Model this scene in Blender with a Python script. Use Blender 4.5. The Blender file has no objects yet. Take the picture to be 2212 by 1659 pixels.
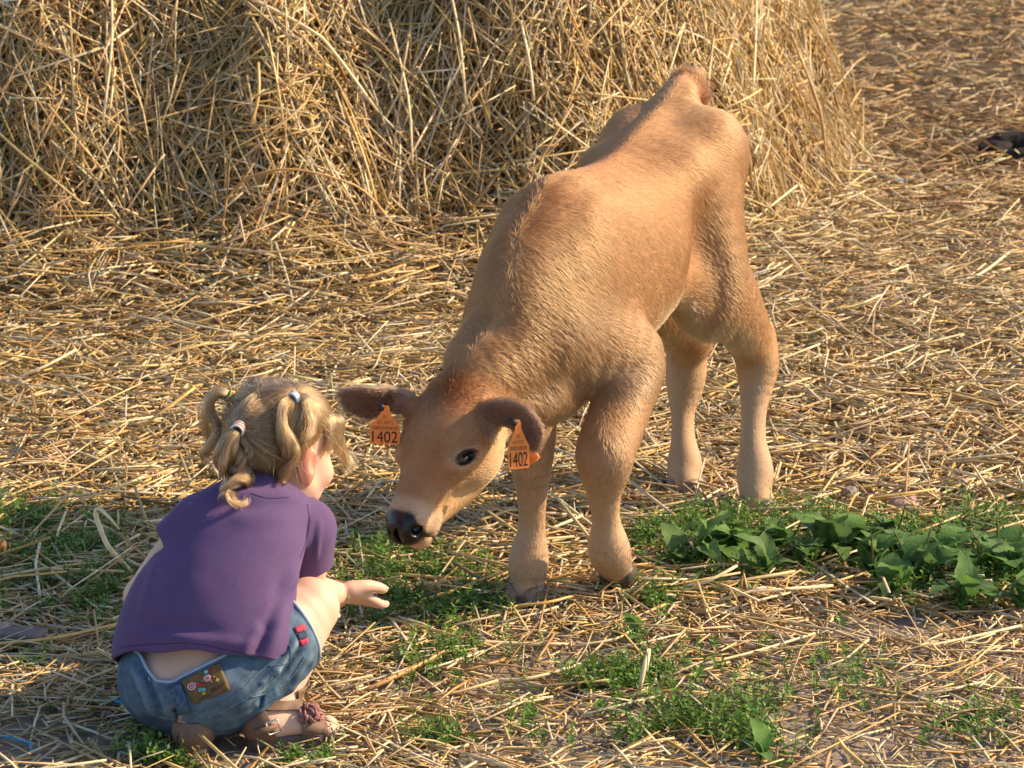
import bpy, math, random
import numpy as np
from mathutils import Vector, Matrix, noise as mnoise

RNG = np.random.default_rng(7)
random.seed(7)
scene = bpy.context.scene
COL = scene.collection

# ------------------------------------------------------------------ camera, sky, sun, exposure
PITCH = math.radians(14.0)
CAM_H = 1.6
FPX = 5967.0                       # focal length in pixels of a 2212 x 1659 picture
cam_data = bpy.data.cameras.new("camera")
cam = bpy.data.objects.new("camera", cam_data)
COL.objects.link(cam)
cam.location = (0, 0, CAM_H)
cam.rotation_euler = (math.pi / 2 - PITCH, 0, 0)
cam_data.sensor_width = 36.0
cam_data.lens = 36.0 * FPX / 2212.0
cam_data.clip_start = 0.05
cam_data.clip_end = 2000.0
cam_data.dof.use_dof = True
cam_data.dof.focus_distance = 4.75
cam_data.dof.aperture_fstop = 14.0
scene.camera = cam

SUN_AZ = math.radians(79.0)        # measured from +Y (view direction) towards +X
SUN_EL = math.radians(32.0)
to_sun = Vector((math.sin(SUN_AZ) * math.cos(SUN_EL), math.cos(SUN_AZ) * math.cos(SUN_EL), math.sin(SUN_EL)))
world = bpy.data.worlds.new("World")
scene.world = world
world.use_nodes = True
wn = world.node_tree.nodes
sky = wn.new("ShaderNodeTexSky")
sky.sky_type = 'NISHITA'
sky.sun_disc = False
sky.sun_elevation = SUN_EL
sky.sun_rotation = SUN_AZ
sky.altitude = 200
sky.air_density = 1.0
sky.dust_density = 1.2
world.node_tree.links.new(sky.outputs[0], wn["Background"].inputs[0])
wn["Background"].inputs[1].default_value = 0.13
sun_data = bpy.data.lights.new("sun", 'SUN')
sun_data.energy = 5.0
sun_data.angle = math.radians(0.55)
sun_data.color = (1.0, 0.76, 0.46)
sun = bpy.data.objects.new("sun", sun_data)
COL.objects.link(sun)
sun.rotation_euler = (-to_sun).to_track_quat('-Z', 'Y').to_euler()
sun.location = (6, -1, 5)

scene.view_settings.view_transform = 'Standard'
scene.view_settings.look = 'None'
scene.view_settings.exposure = 0.82
scene.view_settings.gamma = 1.0
scene.view_settings.use_curve_mapping = False
scene.render.engine = 'CYCLES'
scene.cycles.use_denoising = True
scene.cycles.max_bounces = 6
scene.cycles.transparent_max_bounces = 6

# ------------------------------------------------------------------ helpers
def P(px, py, Y):
    """point that lies behind pixel (px, py) of the 2212 x 1659 photograph at ground distance Y"""
    u = (px - 1106.0) / FPX
    v = (829.5 - py) / FPX
    d = np.array([u, math.cos(PITCH) + v * math.sin(PITCH), -math.sin(PITCH) + v * math.cos(PITCH)])
    return np.array([0, 0, CAM_H]) + d * (Y / d[1])

def G(px, py, z=0.0):
    """ground point under a pixel"""
    u = (px - 1106.0) / FPX
    v = (829.5 - py) / FPX
    d = np.array([u, math.cos(PITCH) + v * math.sin(PITCH), -math.sin(PITCH) + v * math.cos(PITCH)])
    return np.array([0, 0, CAM_H]) + d * ((z - CAM_H) / d[2])

def project(p):
    """pixel of world points (n,3)"""
    p = np.asarray(p, float).reshape(-1, 3) - np.array([0, 0, CAM_H])
    f = p[:, 1] * math.cos(PITCH) - p[:, 2] * math.sin(PITCH)
    up = p[:, 1] * math.sin(PITCH) + p[:, 2] * math.cos(PITCH)
    return np.stack([1106 + FPX * p[:, 0] / f, 829.5 - FPX * up / f], 1)

def nrm(v):
    v = np.asarray(v, float)
    return v / np.maximum(np.linalg.norm(v, axis=-1, keepdims=True), 1e-12)

def sstep(a, b, x):
    t = np.clip((x - a) / (b - a), 0, 1)
    return t * t * (3 - 2 * t)

def vnoise(p, scale, seed=0):
    """cheap vectorised value noise (n,3) -> (n,) in -1..1"""
    q = np.asarray(p, float) * scale + seed * 17.31
    i = np.floor(q).astype(np.int64)
    f = q - i
    f = f * f * (3 - 2 * f)
    def hsh(a, b, c):
        n = (a * 73856093) ^ (b * 19349663) ^ (c * 83492791)
        n = (n ^ (n >> 13)) * 1274126177 & 0x7fffffff
        return (n % 65536) / 32768.0 - 1.0
    r = 0
    for dx in (0, 1):
        wx = f[:, 0] if dx else 1 - f[:, 0]
        for dy in (0, 1):
            wy = f[:, 1] if dy else 1 - f[:, 1]
            for dz in (0, 1):
                wz = f[:, 2] if dz else 1 - f[:, 2]
                r = r + wx * wy * wz * hsh(i[:, 0] + dx, i[:, 1] + dy, i[:, 2] + dz)
    return r

def mesh_np(name, V, F, mat=None, smooth=True, parent=None, attrs=None, uv=None):
    """mesh object from numpy arrays; F is (m,3), (m,4) or list of those"""
    me = bpy.data.meshes.new(name)
    Fs = F if isinstance(F, list) else [F]
    Fs = [np.asarray(f, np.int32) for f in Fs if len(f)]
    loops = np.concatenate([f.ravel() for f in Fs]).astype(np.int32)
    tot = np.concatenate([np.full(len(f), f.shape[1], np.int32) for f in Fs])
    start = np.concatenate([[0], np.cumsum(tot)[:-1]]).astype(np.int32)
    me.vertices.add(len(V))
    me.vertices.foreach_set("co", np.asarray(V, np.float32).ravel())
    me.loops.add(len(loops))
    me.loops.foreach_set("vertex_index", loops)
    me.polygons.add(len(tot))
    me.polygons.foreach_set("loop_start", start)
    me.polygons.foreach_set("loop_total", tot)
    if smooth:
        me.polygons.foreach_set("use_smooth", np.ones(len(tot), bool))
    for k, a in (attrs or {}).items():
        a = np.asarray(a, np.float32)
        if a.ndim == 1:
            at = me.attributes.new(k, 'FLOAT', 'POINT')
            at.data.foreach_set("value", a)
        else:
            if a.shape[1] == 3:
                a = np.concatenate([a, np.ones((len(a), 1), np.float32)], 1)
            at = me.attributes.new(k, 'FLOAT_COLOR', 'POINT')
            at.data.foreach_set("color", a.ravel())
    me.update(calc_edges=True)
    me.validate()
    if mat is not None:
        me.materials.append(mat)
    return link(name, me, parent)

def link(name, data, parent=None):
    o = bpy.data.objects.new(name, data)
    COL.objects.link(o)
    if parent is not None:
        o.parent = parent
    return o

def empty(name, loc=(0, 0, 0)):
    o = bpy.data.objects.new(name, None)
    o.empty_display_size = 0.05
    o.location = loc
    COL.objects.link(o)
    return o

def adopt(o, parent):
    """parent keeping the world place (parents here only carry a location)"""
    o.parent = parent
    o.matrix_parent_inverse = Matrix.Translation(parent.location).inverted()

def tag(o, label, cat=None, group=None, kind=None):
    o["label"] = label
    if cat: o["category"] = cat
    if group: o["group"] = group
    if kind: o["kind"] = kind
    return o

# ------------------------------------------------------------------ implicit surfaces
class Field:
    def __init__(self, lo, hi, h):
        self.lo = np.array(lo, np.float32); self.h = h
        self.n = np.ceil((np.array(hi) - np.array(lo)) / h).astype(int) + 1
        self.f = np.full(self.n, 9.0, np.float32)
    def box(self, lo, hi, m):
        i0 = np.maximum(np.floor((np.asarray(lo) - m - self.lo) / self.h).astype(int), 0)
        i1 = np.minimum(np.ceil((np.asarray(hi) + m - self.lo) / self.h).astype(int) + 1, self.n)
        return i0, i1
    def grid(self, i0, i1):
        return [(self.lo[a] + self.h * np.arange(i0[a], i1[a], dtype=np.float32)).reshape([-1 if b == a else 1 for b in range(3)]) for a in range(3)]
    def put(self, i0, i1, d, k, op):
        if np.any(i1 <= i0): return
        sl = tuple(slice(a, b) for a, b in zip(i0, i1))
        o = self.f[sl]
        if op == 'add':
            if k <= 0: self.f[sl] = np.minimum(o, d); return
            t = np.clip(k - np.abs(o - d), 0, None) / k
            self.f[sl] = np.minimum(o, d) - t * t * t * k / 6.0
        else:
            d = -d
            if k <= 0: self.f[sl] = np.maximum(o, d); return
            t = np.clip(k - np.abs(o - d), 0, None) / k
            self.f[sl] = np.maximum(o, d) + t * t * t * k / 6.0
    def ell(self, c, r, R=None, k=0.02, op='add'):
        """ellipsoid; R rows are its axes"""
        c = np.asarray(c, np.float32); r = np.asarray(r, np.float32) * np.ones(3, np.float32)
        R = np.eye(3) if R is None else np.asarray(R)
        ext = np.sqrt(((R * r[:, None]) ** 2).sum(0))
        m = k + 4 * self.h
        i0, i1 = self.box(c - ext, c + ext, m)
        if np.any(i1 <= i0): return self
        X, Y, Z = self.grid(i0, i1)
        X = X - c[0]; Y = Y - c[1]; Z = Z - c[2]
        k0 = 0; k1 = 0
        for a in range(3):
            q = (X * float(R[a, 0]) + Y * float(R[a, 1]) + Z * float(R[a, 2])) / r[a]
            k0 = k0 + q * q
            k1 = k1 + (q / r[a]) ** 2
        k0 = np.sqrt(k0); k1 = np.sqrt(k1)
        self.put(i0, i1, k0 * (k0 - 1) / np.maximum(k1, 1e-6), k, op)
        return self
    def loft(self, pts, rs, rn=None, side=(1, 0, 0), k=0.02, sub=4, op='add'):
        """tube of elliptical section along a smooth path: half width rs along `side`, rn across"""
        pts = np.asarray(pts, float); n = len(pts)
        rs = np.asarray(rs, float) * np.ones(n); rn = rs if rn is None else np.asarray(rn, float) * np.ones(n)
        side = np.asarray(side, float); side = np.tile(side, (n, 1)) if side.ndim == 1 else side
        D = np.concatenate([pts, rs[:, None], rn[:, None], side], 1)
        D = catmull(D, sub)
        pts = D[:, :3].astype(np.float32); rs = D[:, 3]; rn = D[:, 4]; sd = nrm(D[:, 5:8])
        rm = np.maximum(rs, rn)
        lo = (pts - rm[:, None]).min(0); hi = (pts + rm[:, None]).max(0)
        m = k + 4 * self.h
        I0, I1 = self.box(lo, hi, m)
        tmp = np.full(I1 - I0, 9.0, np.float32)
        for s in range(len(pts) - 1):
            a, b = pts[s], pts[s + 1]
            mr = max(rm[s], rm[s + 1])
            i0, i1 = self.box(np.minimum(a, b) - mr, np.maximum(a, b) + mr, m)
            i0 = np.maximum(i0, I0); i1 = np.minimum(i1, I1)
            if np.any(i1 <= i0): continue
            X, Y, Z = self.grid(i0, i1)
            e = b - a; L2 = float(e @ e) + 1e-12
            X = X - a[0]; Y = Y - a[1]; Z = Z - a[2]
            t = np.clip((X * e[0] + Y * e[1] + Z * e[2]) / L2, 0, 1)
            vx = X - t * e[0]; vy = Y - t * e[1]; vz = Z - t * e[2]
            sv = nrm(sd[s] + sd[s + 1])
            vs = vx * float(sv[0]) + vy * float(sv[1]) + vz * float(sv[2])
            w2 = np.maximum(vx * vx + vy * vy + vz * vz - vs * vs, 0)
            R1 = rs[s] + (rs[s + 1] - rs[s]) * t; R2 = rn[s] + (rn[s + 1] - rn[s]) * t
            q0 = vs * vs / (R1 * R1) + w2 / (R2 * R2)
            q1 = vs * vs / R1 ** 4 + w2 / R2 ** 4
            q0 = np.sqrt(q0)
            d = (q0 * (q0 - 1) / np.maximum(np.sqrt(q1), 1e-6)).astype(np.float32)
            d = np.where(q0 < 1e-4, -np.minimum(R1, R2), d).astype(np.float32)
            sl = tuple(slice(p - o, q - o) for p, q, o in zip(i0, i1, I0))
            tmp[sl] = np.minimum(tmp[sl], d)
        self.put(I0, I1, tmp, k, op)
        return self
    def mesh(self, smooth=2):
        f = self.f; s = f < 0
        nx, ny, nz = f.shape
        cnt = np.zeros((nx - 1, ny - 1, nz - 1), np.uint8)
        su = s.view(np.uint8)
        C = [(i, j, k) for i in (0, 1) for j in (0, 1) for k in (0, 1)]
        for i, j, k in C:
            cnt += su[i:nx - 1 + i, j:ny - 1 + j, k:nz - 1 + k]
        mask = (cnt > 0) & (cnt < 8)
        cells = np.argwhere(mask)
        idx = np.full(mask.shape, -1, np.int32)
        idx[mask] = np.arange(len(cells), dtype=np.int32)
        vals = {c: f[cells[:, 0] + c[0], cells[:, 1] + c[1], cells[:, 2] + c[2]] for c in C}
        acc = np.zeros((len(cells), 3)); num = np.zeros(len(cells))
        for c in C:
            for ax in range(3):
                if c[ax]: continue
                c2 = tuple(1 if q == ax else c[q] for q in range(3))
                a, b = vals[c], vals[c2]
                x = (a < 0) != (b < 0)
                t = np.where(x, a / np.where(x, a - b, 1), 0)
                p = np.tile(np.array(c, float), (len(cells), 1)); p[:, ax] += t
                acc += p * x[:, None]; num += x
        V = self.lo + self.h * (cells + acc / num[:, None])
        Fs = []
        for ax in range(3):
            o1, o2 = (ax + 1) % 3, (ax + 2) % 3
            sl0 = [slice(None)] * 3; sl1 = [slice(None)] * 3
            sl0[ax] = slice(0, -1); sl1[ax] = slice(1, None)
            dif = s[tuple(sl0)] != s[tuple(sl1)]
            e = np.argwhere(dif)
            e = e[(e[:, o1] > 0) & (e[:, o2] > 0) & (e[:, o1] < mask.shape[o1]) & (e[:, o2] < mask.shape[o2])]
            ins = s[e[:, 0], e[:, 1], e[:, 2]]
            def cid(d1, d2):
                q = e.copy(); q[:, o1] += d1; q[:, o2] += d2
                return idx[q[:, 0], q[:, 1], q[:, 2]]
            q = np.stack([cid(-1, -1), cid(0, -1), cid(0, 0), cid(-1, 0)], 1)
            q[~ins] = q[~ins][:, ::-1]
            Fs.append(q)
        F = np.concatenate(Fs)
        F = F[(F >= 0).all(1)]
        for _ in range(smooth):
            V = laplace(V, F, 0.5)
        return V, F

def catmull(D, sub):
    D = np.asarray(D, float)
    if sub <= 1 or len(D) < 2: return D
    Q = np.concatenate([[2 * D[0] - D[1]], D, [2 * D[-1] - D[-2]]])
    out = []
    for i in range(len(D) - 1):
        p0, p1, p2, p3 = Q[i], Q[i + 1], Q[i + 2], Q[i + 3]
        for t in np.arange(sub) / sub:
            out.append(0.5 * (2 * p1 + (p2 - p0) * t + (2 * p0 - 5 * p1 + 4 * p2 - p3) * t * t + (3 * p1 - p0 - 3 * p2 + p3) * t ** 3))
    out.append(D[-1])
    return np.array(out)

def laplace(V, F, lam):
    n = F.shape[1]
    acc = np.zeros_like(V); num = np.zeros(len(V))
    for i in range(n):
        a, b = F[:, i], F[:, (i + 1) % n]
        for ax in range(3):
            acc[:, ax] += np.bincount(a, V[b, ax], len(V)) + np.bincount(b, V[a, ax], len(V))
        num += np.bincount(a, minlength=len(V)) + np.bincount(b, minlength=len(V))
    return V + lam * (acc / np.maximum(num, 1)[:, None] - V)

def vnormals(V, F):
    F3 = F if F.shape[1] == 3 else np.concatenate([F[:, [0, 1, 2]], F[:, [0, 2, 3]]])
    n = np.cross(V[F3[:, 1]] - V[F3[:, 0]], V[F3[:, 2]] - V[F3[:, 0]])
    N = np.zeros_like(V)
    for i in range(3):
        for ax in range(3):
            N[:, ax] += np.bincount(F3[:, i], n[:, ax], len(V))
    return nrm(N)

def clip(V, F, c):
    """keep the part of a mesh where the vertex field c > 0, cut cleanly along c = 0; returns triangles"""
    T = F if F.shape[1] == 3 else np.concatenate([F[:, [0, 1, 2]], F[:, [0, 2, 3]]])
    pos = c > 0
    k = pos[T].sum(1)
    keep = T[k == 3]
    new = []; tris = []; cache = {}
    def cut(a, b):
        key = (a, b) if a < b else (b, a)
        if key not in cache:
            t = c[key[0]] / (c[key[0]] - c[key[1]])
            cache[key] = len(V) + len(new)
            new.append(V[key[0]] + t * (V[key[1]] - V[key[0]]))
        return cache[key]
    for t in T[(k > 0) & (k < 3)]:
        t = [int(q) for q in t]
        if sum(bool(pos[q]) for q in t) == 1:
            while not pos[t[0]]: t = t[1:] + t[:1]
            tris.append([t[0], cut(t[0], t[1]), cut(t[0], t[2])])
        else:
            while pos[t[0]]: t = t[1:] + t[:1]
            p, q = cut(t[0], t[1]), cut(t[0], t[2])
            tris.append([p, t[1], t[2]]); tris.append([p, t[2], q])
    V2 = np.concatenate([V, np.array(new).reshape(-1, 3)])
    T2 = np.concatenate([keep, np.array(tris, int).reshape(-1, 3)])
    return compact(V2, T2)

def compact(V, F):
    used = np.zeros(len(V), bool); used[F.ravel()] = True
    m = np.cumsum(used) - 1
    return V[used], m[F]

def tube(path, rad, sides=8, cap=True):
    """closed tube along a path; returns V, F(list of quads/tris)"""
    path = np.asarray(path, float); n = len(path)
    rad = np.asarray(rad, float) * np.ones(n)
    T = nrm(np.gradient(path, axis=0))
    up = np.array([0, 0, 1.0]) if abs(T[0][2]) < 0.9 else np.array([1.0, 0, 0])
    V = []
    A = nrm(np.cross(T[0], up))
    for i in range(n):
        A = nrm(A - T[i] * (A @ T[i])); B = np.cross(T[i], A)
        an = np.arange(sides) / sides * 2 * math.pi
        V.append(path[i] + rad[i] * (np.cos(an)[:, None] * A + np.sin(an)[:, None] * B))
    V = np.concatenate(V)
    i = np.arange(n - 1)[:, None] * sides; j = np.arange(sides)[None]
    j2 = (j + 1) % sides
    Q = np.stack([i + j, i + j2, i + sides + j2, i + sides + j], -1).reshape(-1, 4)
    Ts = []
    if cap:
        for q in range(1, sides - 1):
            Ts.append([0, q + 1, q]); b = (n - 1) * sides; Ts.append([b, b + q, b + q + 1])
    return V, [Q, np.array(Ts, int).reshape(-1, 3)]

def join(parts):
    """join [(V, F or [F..])] -> V, [quads, tris]"""
    Vs = []; qs = []; ts = []; o = 0
    for V, F in parts:
        for f in (F if isinstance(F, list) else [F]):
            f = np.asarray(f, int)
            if len(f) == 0: continue
            (qs if f.shape[1] == 4 else ts).append(f + o)
        Vs.append(V); o += len(V)
    out = []
    if qs: out.append(np.concatenate(qs))
    if ts: out.append(np.concatenate(ts))
    return np.concatenate(Vs), out

def strands(name, pts, rad, col, mat, parent=None):
    """hair curves object: pts (n, k, 3), rad (n, k) or (k,), col (n, 3)"""
    n, k, _ = pts.shape
    cu = bpy.data.hair_curves.new(name)
    cu.add_curves([k] * n)
    cu.attributes["position"].data.foreach_set("vector", pts.astype(np.float32).ravel())
    r = cu.attributes.get("radius") or cu.attributes.new("radius", 'FLOAT', 'POINT')
    r.data.foreach_set("value", (np.ones((n, k)) * rad).astype(np.float32).ravel())
    c = cu.attributes.new("col", 'FLOAT_COLOR', 'CURVE')
    c.data.foreach_set("color", np.concatenate([col, np.ones((n, 1))], 1).astype(np.float32).ravel())
    cu.materials.append(mat)
    return link(name, cu, parent)

# ------------------------------------------------------------------ materials
def mat_new(name):
    m = bpy.data.materials.new(name); m.use_nodes = True
    nt = m.node_tree
    return m, nt, nt.nodes["Principled BSDF"]

def N(nt, kind, **kw):
    n = nt.nodes.new(kind)
    for k, v in kw.items():
        if k.startswith("i_"):
            key = k[2:]; key = int(key) if key.isdigit() else key.replace("_", " ")
            n.inputs[key].default_value = v
        else:
            setattr(n, k, v)
    return n

def mix(nt, fac, a, b, blend='MIX'):
    n = nt.nodes.new("ShaderNodeMix"); n.data_type = 'RGBA'; n.blend_type = blend
    for s, v in ((0, fac), (6, a), (7, b)):
        if hasattr(v, "is_linked") or hasattr(v, "links"): nt.links.new(v, n.inputs[s])
        elif isinstance(v, (tuple, list)): n.inputs[s].default_value = (*v, 1) if len(v) == 3 else v
        else: n.inputs[s].default_value = v
    return n.outputs[2]

def ramp(nt, fac, stops):
    n = nt.nodes.new("ShaderNodeValToRGB")
    e = n.color_ramp.elements
    while len(e) < len(stops): e.new(0.5)
    for q, (p, c) in zip(e, stops):
        q.position = p; q.color = (*c, 1) if len(c) == 3 else c
    nt.links.new(fac, n.inputs[0])
    return n.outputs[0]

def bump(nt, height, strength, dist, target):
    b = N(nt, "ShaderNodeBump", i_Strength=strength, i_Distance=dist)
    nt.links.new(height, b.inputs["Height"])
    nt.links.new(b.outputs[0], target.inputs["Normal"])

def noise_tex(nt, scale, detail=4, rough=0.55, coord='Object'):
    tc = N(nt, "ShaderNodeTexCoord")
    n = N(nt, "ShaderNodeTexNoise", i_Scale=scale, i_Detail=detail, i_Roughness=rough)
    nt.links.new(tc.outputs[coord], n.inputs["Vector"])
    return n.outputs[0]

def simple(name, col, rough=0.6, spec=0.4, metal=0.0, var=0.15, scale=60, bmp=0.0, bd=0.002):
    m, nt, b = mat_new(name)
    f = noise_tex(nt, scale)
    dark = tuple(c * (1 - var) for c in col); lite = tuple(min(1, c * (1 + var)) for c in col)
    c = ramp(nt, f, [(0.3, dark), (0.7, lite)])
    nt.links.new(c, b.inputs["Base Color"])
    b.inputs["Roughness"].default_value = rough
    b.inputs["Specular IOR Level"].default_value = spec
    b.inputs["Metallic"].default_value = metal
    if bmp: bump(nt, f, bmp, bd, b)
    return m

def attr_mat(name, attr="col", rough=0.6, spec=0.3, trans=0.0, nscale=0, namt=0.2):
    m, nt, b = mat_new(name)
    a = N(nt, "ShaderNodeAttribute", attribute_name=attr)
    c = a.outputs["Color"]
    if nscale:
        f = noise_tex(nt, nscale)
        g = ramp(nt, f, [(0.25, (1 - namt,) * 3), (0.75, (1 + namt,) * 3)])
        c = mix(nt, 1.0, c, g, 'MULTIPLY')
    nt.links.new(c, b.inputs["Base Color"])
    b.inputs["Roughness"].default_value = rough
    b.inputs["Specular IOR Level"].default_value = spec
    if trans:
        out = nt.nodes["Material Output"]
        t = N(nt, "ShaderNodeBsdfTranslucent")
        nt.links.new(c, t.inputs[0])
        mx = N(nt, "ShaderNodeMixShader", i_0=trans)
        nt.links.new(b.outputs[0], mx.inputs[1]); nt.links.new(t.outputs[0], mx.inputs[2])
        nt.links.new(mx.outputs[0], out.inputs[0])
    return m

# ------------------------------------------------------------------ ground
def gz(x, y):
    p = np.stack([np.asarray(x, float), np.asarray(y, float), np.zeros(np.shape(x))], -1).reshape(-1, 3)
    r = 0.004 * vnoise(p, 5, 41) + 0.002 * vnoise(p, 17, 42)
    far = sstep(7.0, 11.0, p[:, 1])
    r = r + far * (0.018 * vnoise(p, 1.3, 43) + 0.010 * vnoise(p, 4, 44))
    return r.reshape(np.shape(x))
HEAP_C = np.array([-0.95, 9.45]); HEAP_R = np.array([2.12, 2.15])
def heap_d(x, y):
    q = np.sqrt(((x - HEAP_C[0]) / HEAP_R[0]) ** 2 + ((y - HEAP_C[1]) / HEAP_R[1]) ** 2)
    an = np.arctan2(y - HEAP_C[1], x - HEAP_C[0])
    return (1 - q) * 2.13 + 0.06 * np.sin(an * 7 + 1) + 0.035 * np.sin(an * 17)
def heap_z(x, y):
    d = heap_d(x, y)
    p = np.stack([x, y, np.zeros_like(x)], -1).reshape(-1, 3)
    lump = (0.09 * vnoise(p, 3.1, 45) + 0.05 * vnoise(p, 8, 46)).reshape(np.shape(x))
    dd = np.clip(d, 0, None)
    h = 1.42 * (1 - np.exp(-(dd / 0.48) ** 1.35)) + lump * sstep(0.02, 0.3, d)
    return h + 0.20 * sstep(-0.75, 0.12, d) ** 2 * (1 - 0.85 * sstep(0.1, 0.9, x)) + lump * 0.5 * sstep(-0.4, 0.1, d)
m_soil, nt, bs = mat_new("soil")
tc = N(nt, "ShaderNodeTexCoord")
n1 = N(nt, "ShaderNodeTexNoise", i_Scale=2.2, i_Detail=8.0, i_Roughness=0.6); nt.links.new(tc.outputs["Object"], n1.inputs["Vector"])
n2 = N(nt, "ShaderNodeTexNoise", i_Scale=90.0, i_Detail=6.0, i_Roughness=0.7); nt.links.new(tc.outputs["Object"], n2.inputs["Vector"])
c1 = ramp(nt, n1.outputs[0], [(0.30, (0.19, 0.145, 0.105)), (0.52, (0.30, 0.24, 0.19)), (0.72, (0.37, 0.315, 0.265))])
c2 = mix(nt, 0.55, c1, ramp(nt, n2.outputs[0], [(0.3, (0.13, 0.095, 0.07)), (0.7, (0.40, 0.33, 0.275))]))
sx = N(nt, "ShaderNodeSeparateXYZ"); nt.links.new(tc.outputs["Object"], sx.inputs[0])
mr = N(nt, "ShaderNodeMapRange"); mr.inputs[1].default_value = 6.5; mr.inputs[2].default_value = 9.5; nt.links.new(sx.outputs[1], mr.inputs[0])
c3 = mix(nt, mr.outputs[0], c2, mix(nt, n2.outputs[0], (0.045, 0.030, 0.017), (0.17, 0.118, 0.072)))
ma = N(nt, "ShaderNodeMapRange"); ma.inputs[1].default_value = 4.7; ma.inputs[2].default_value = 5.3; nt.links.new(sx.outputs[1], ma.inputs[0])
mb = N(nt, "ShaderNodeMapRange"); mb.inputs[1].default_value = 6.6; mb.inputs[2].default_value = 8.2; mb.inputs[3].default_value = 1.0; mb.inputs[4].default_value = 0.0; nt.links.new(sx.outputs[1], mb.inputs[0])
mm = N(nt, "ShaderNodeMath", operation='MULTIPLY'); nt.links.new(ma.outputs[0], mm.inputs[0]); nt.links.new(mb.outputs[0], mm.inputs[1])
c3 = mix(nt, mm.outputs[0], c3, mix(nt, n2.outputs[0], (0.16, 0.10, 0.045), (0.44, 0.31, 0.15)))      # ground hidden under chaff
nt.links.new(c3, bs.inputs["Base Color"]); bs.inputs["Roughness"].default_value = 0.95; bs.inputs["Specular IOR Level"].default_value = 0.1
bump(nt, n2.outputs[0], 0.7, 0.008, bs)
xs = np.concatenate([[-300, -120, -50, -20, -8, -4], np.linspace(-2.2, 2.6, 240), [4, 8, 20, 50, 120, 300]])
ys = np.concatenate([[-60, -20, -5, 0, 2, 3.2], np.linspace(3.6, 7.5, 190), np.linspace(7.6, 16, 120), [18, 22, 30, 50, 90, 180, 400, 900]])
XX, YY = np.meshgrid(xs, ys)
ZZ = gz(XX, YY) - 0.004
i = np.arange(len(ys) - 1)[:, None] * len(xs) + np.arange(len(xs) - 1)[None]
Q = np.stack([i, i + 1, i + 1 + len(xs), i + len(xs)], -1).reshape(-1, 4)
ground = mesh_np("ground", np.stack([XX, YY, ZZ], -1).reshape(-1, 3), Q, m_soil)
tag(ground, "trodden brown farmyard soil", "ground", kind="structure")

# ------------------------------------------------------------------ straw
PAL = np.array([[0.66, 0.475, 0.21], [0.62, 0.40, 0.13], [0.78, 0.65, 0.42], [0.52, 0.36, 0.17], [0.45, 0.265, 0.095], [0.66, 0.58, 0.41], [0.33, 0.20, 0.085], [0.52, 0.45, 0.23], [0.72, 0.54, 0.31]])
def straw_cols(n, w):
    w = np.array(w, float); k = RNG.choice(len(PAL), n, p=w / w.sum())
    return np.clip(PAL[k] * RNG.uniform(0.78, 1.18, (n, 1)) * (1 + RNG.normal(0, 0.03, (n, 3))), 0.01, 0.95)
def straw_geo(C, D, L, R, up, bend, kink, col, sides=4, flat=None):
    """n bent straws: centre C, direction D, length L, radius R; bend = sideways bow, kink = ring offset; returns V, F, col"""
    n = len(C)
    D = nrm(D); A = nrm(np.cross(D, up + 1e-4)); B = np.cross(A, D)
    th = RNG.uniform(0, 2 * math.pi, n)
    bv = (np.cos(th)[:, None] * A + np.sin(th)[:, None] * B) * (bend * L)[:, None]
    sm = RNG.uniform(-0.35, 0.35, n)
    flat = np.ones(n) if flat is None else flat
    rings = []
    for k, s in enumerate((-1.0, None, 1.0)):
        sv = sm if s is None else np.full(n, s)
        c = C + D * (0.5 * L * sv)[:, None] + bv * (1 - sv * sv)[:, None]
        r = R * (1.0 if s is None else RNG.uniform(0.75, 1.05, n))
        for q in range(sides):
            a = 2 * math.pi * (q + 0.5) / sides
            rings.append(c + A * (r * math.cos(a))[:, None] + B * (r * flat * math.sin(a))[:, None])
    V = np.stack(rings, 1).reshape(-1, 3)
    base = (np.arange(n) * 3 * sides)[:, None]
    qs = []
    for k in range(2):
        for q in range(sides):
            q2 = (q + 1) % sides
            qs.append(base + np.array([[k * sides + q, k * sides + q2, (k + 1) * sides + q2, (k + 1) * sides + q]]))
    F = [np.concatenate(qs)]
    if sides == 4:
        F = [np.concatenate(qs + [base + np.array([[3, 2, 1, 0]]), base + np.array([[8, 9, 10, 11]])])]
    else:
        F.append(np.concatenate([base + np.array([[2, 1, 0]]), base + np.array([[6, 7, 8]])]))
    return V, F, np.repeat(col, 3 * sides, 0)
m_straw, nt, bs = mat_new("straw")
at = N(nt, "ShaderNodeAttribute", attribute_name="col")
f = noise_tex(nt, 70, 3)
c = mix(nt, 1.0, at.outputs["Color"], ramp(nt, f, [(0.25, (0.72,) * 3), (0.75, (1.15,) * 3)]), 'MULTIPLY')
nt.links.new(c, bs.inputs["Base Color"]); bs.inputs["Roughness"].default_value = 0.42; bs.inputs["Specular IOR Level"].default_value = 0.45
tr = N(nt, "ShaderNodeBsdfTranslucent"); nt.links.new(c, tr.inputs[0]); mxs = N(nt, "ShaderNodeMixShader", i_0=0.14)
nt.links.new(bs.outputs[0], mxs.inputs[1]); nt.links.new(tr.outputs[0], mxs.inputs[2]); nt.links.new(mxs.outputs[0], nt.nodes["Material Output"].inputs[0])

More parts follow.
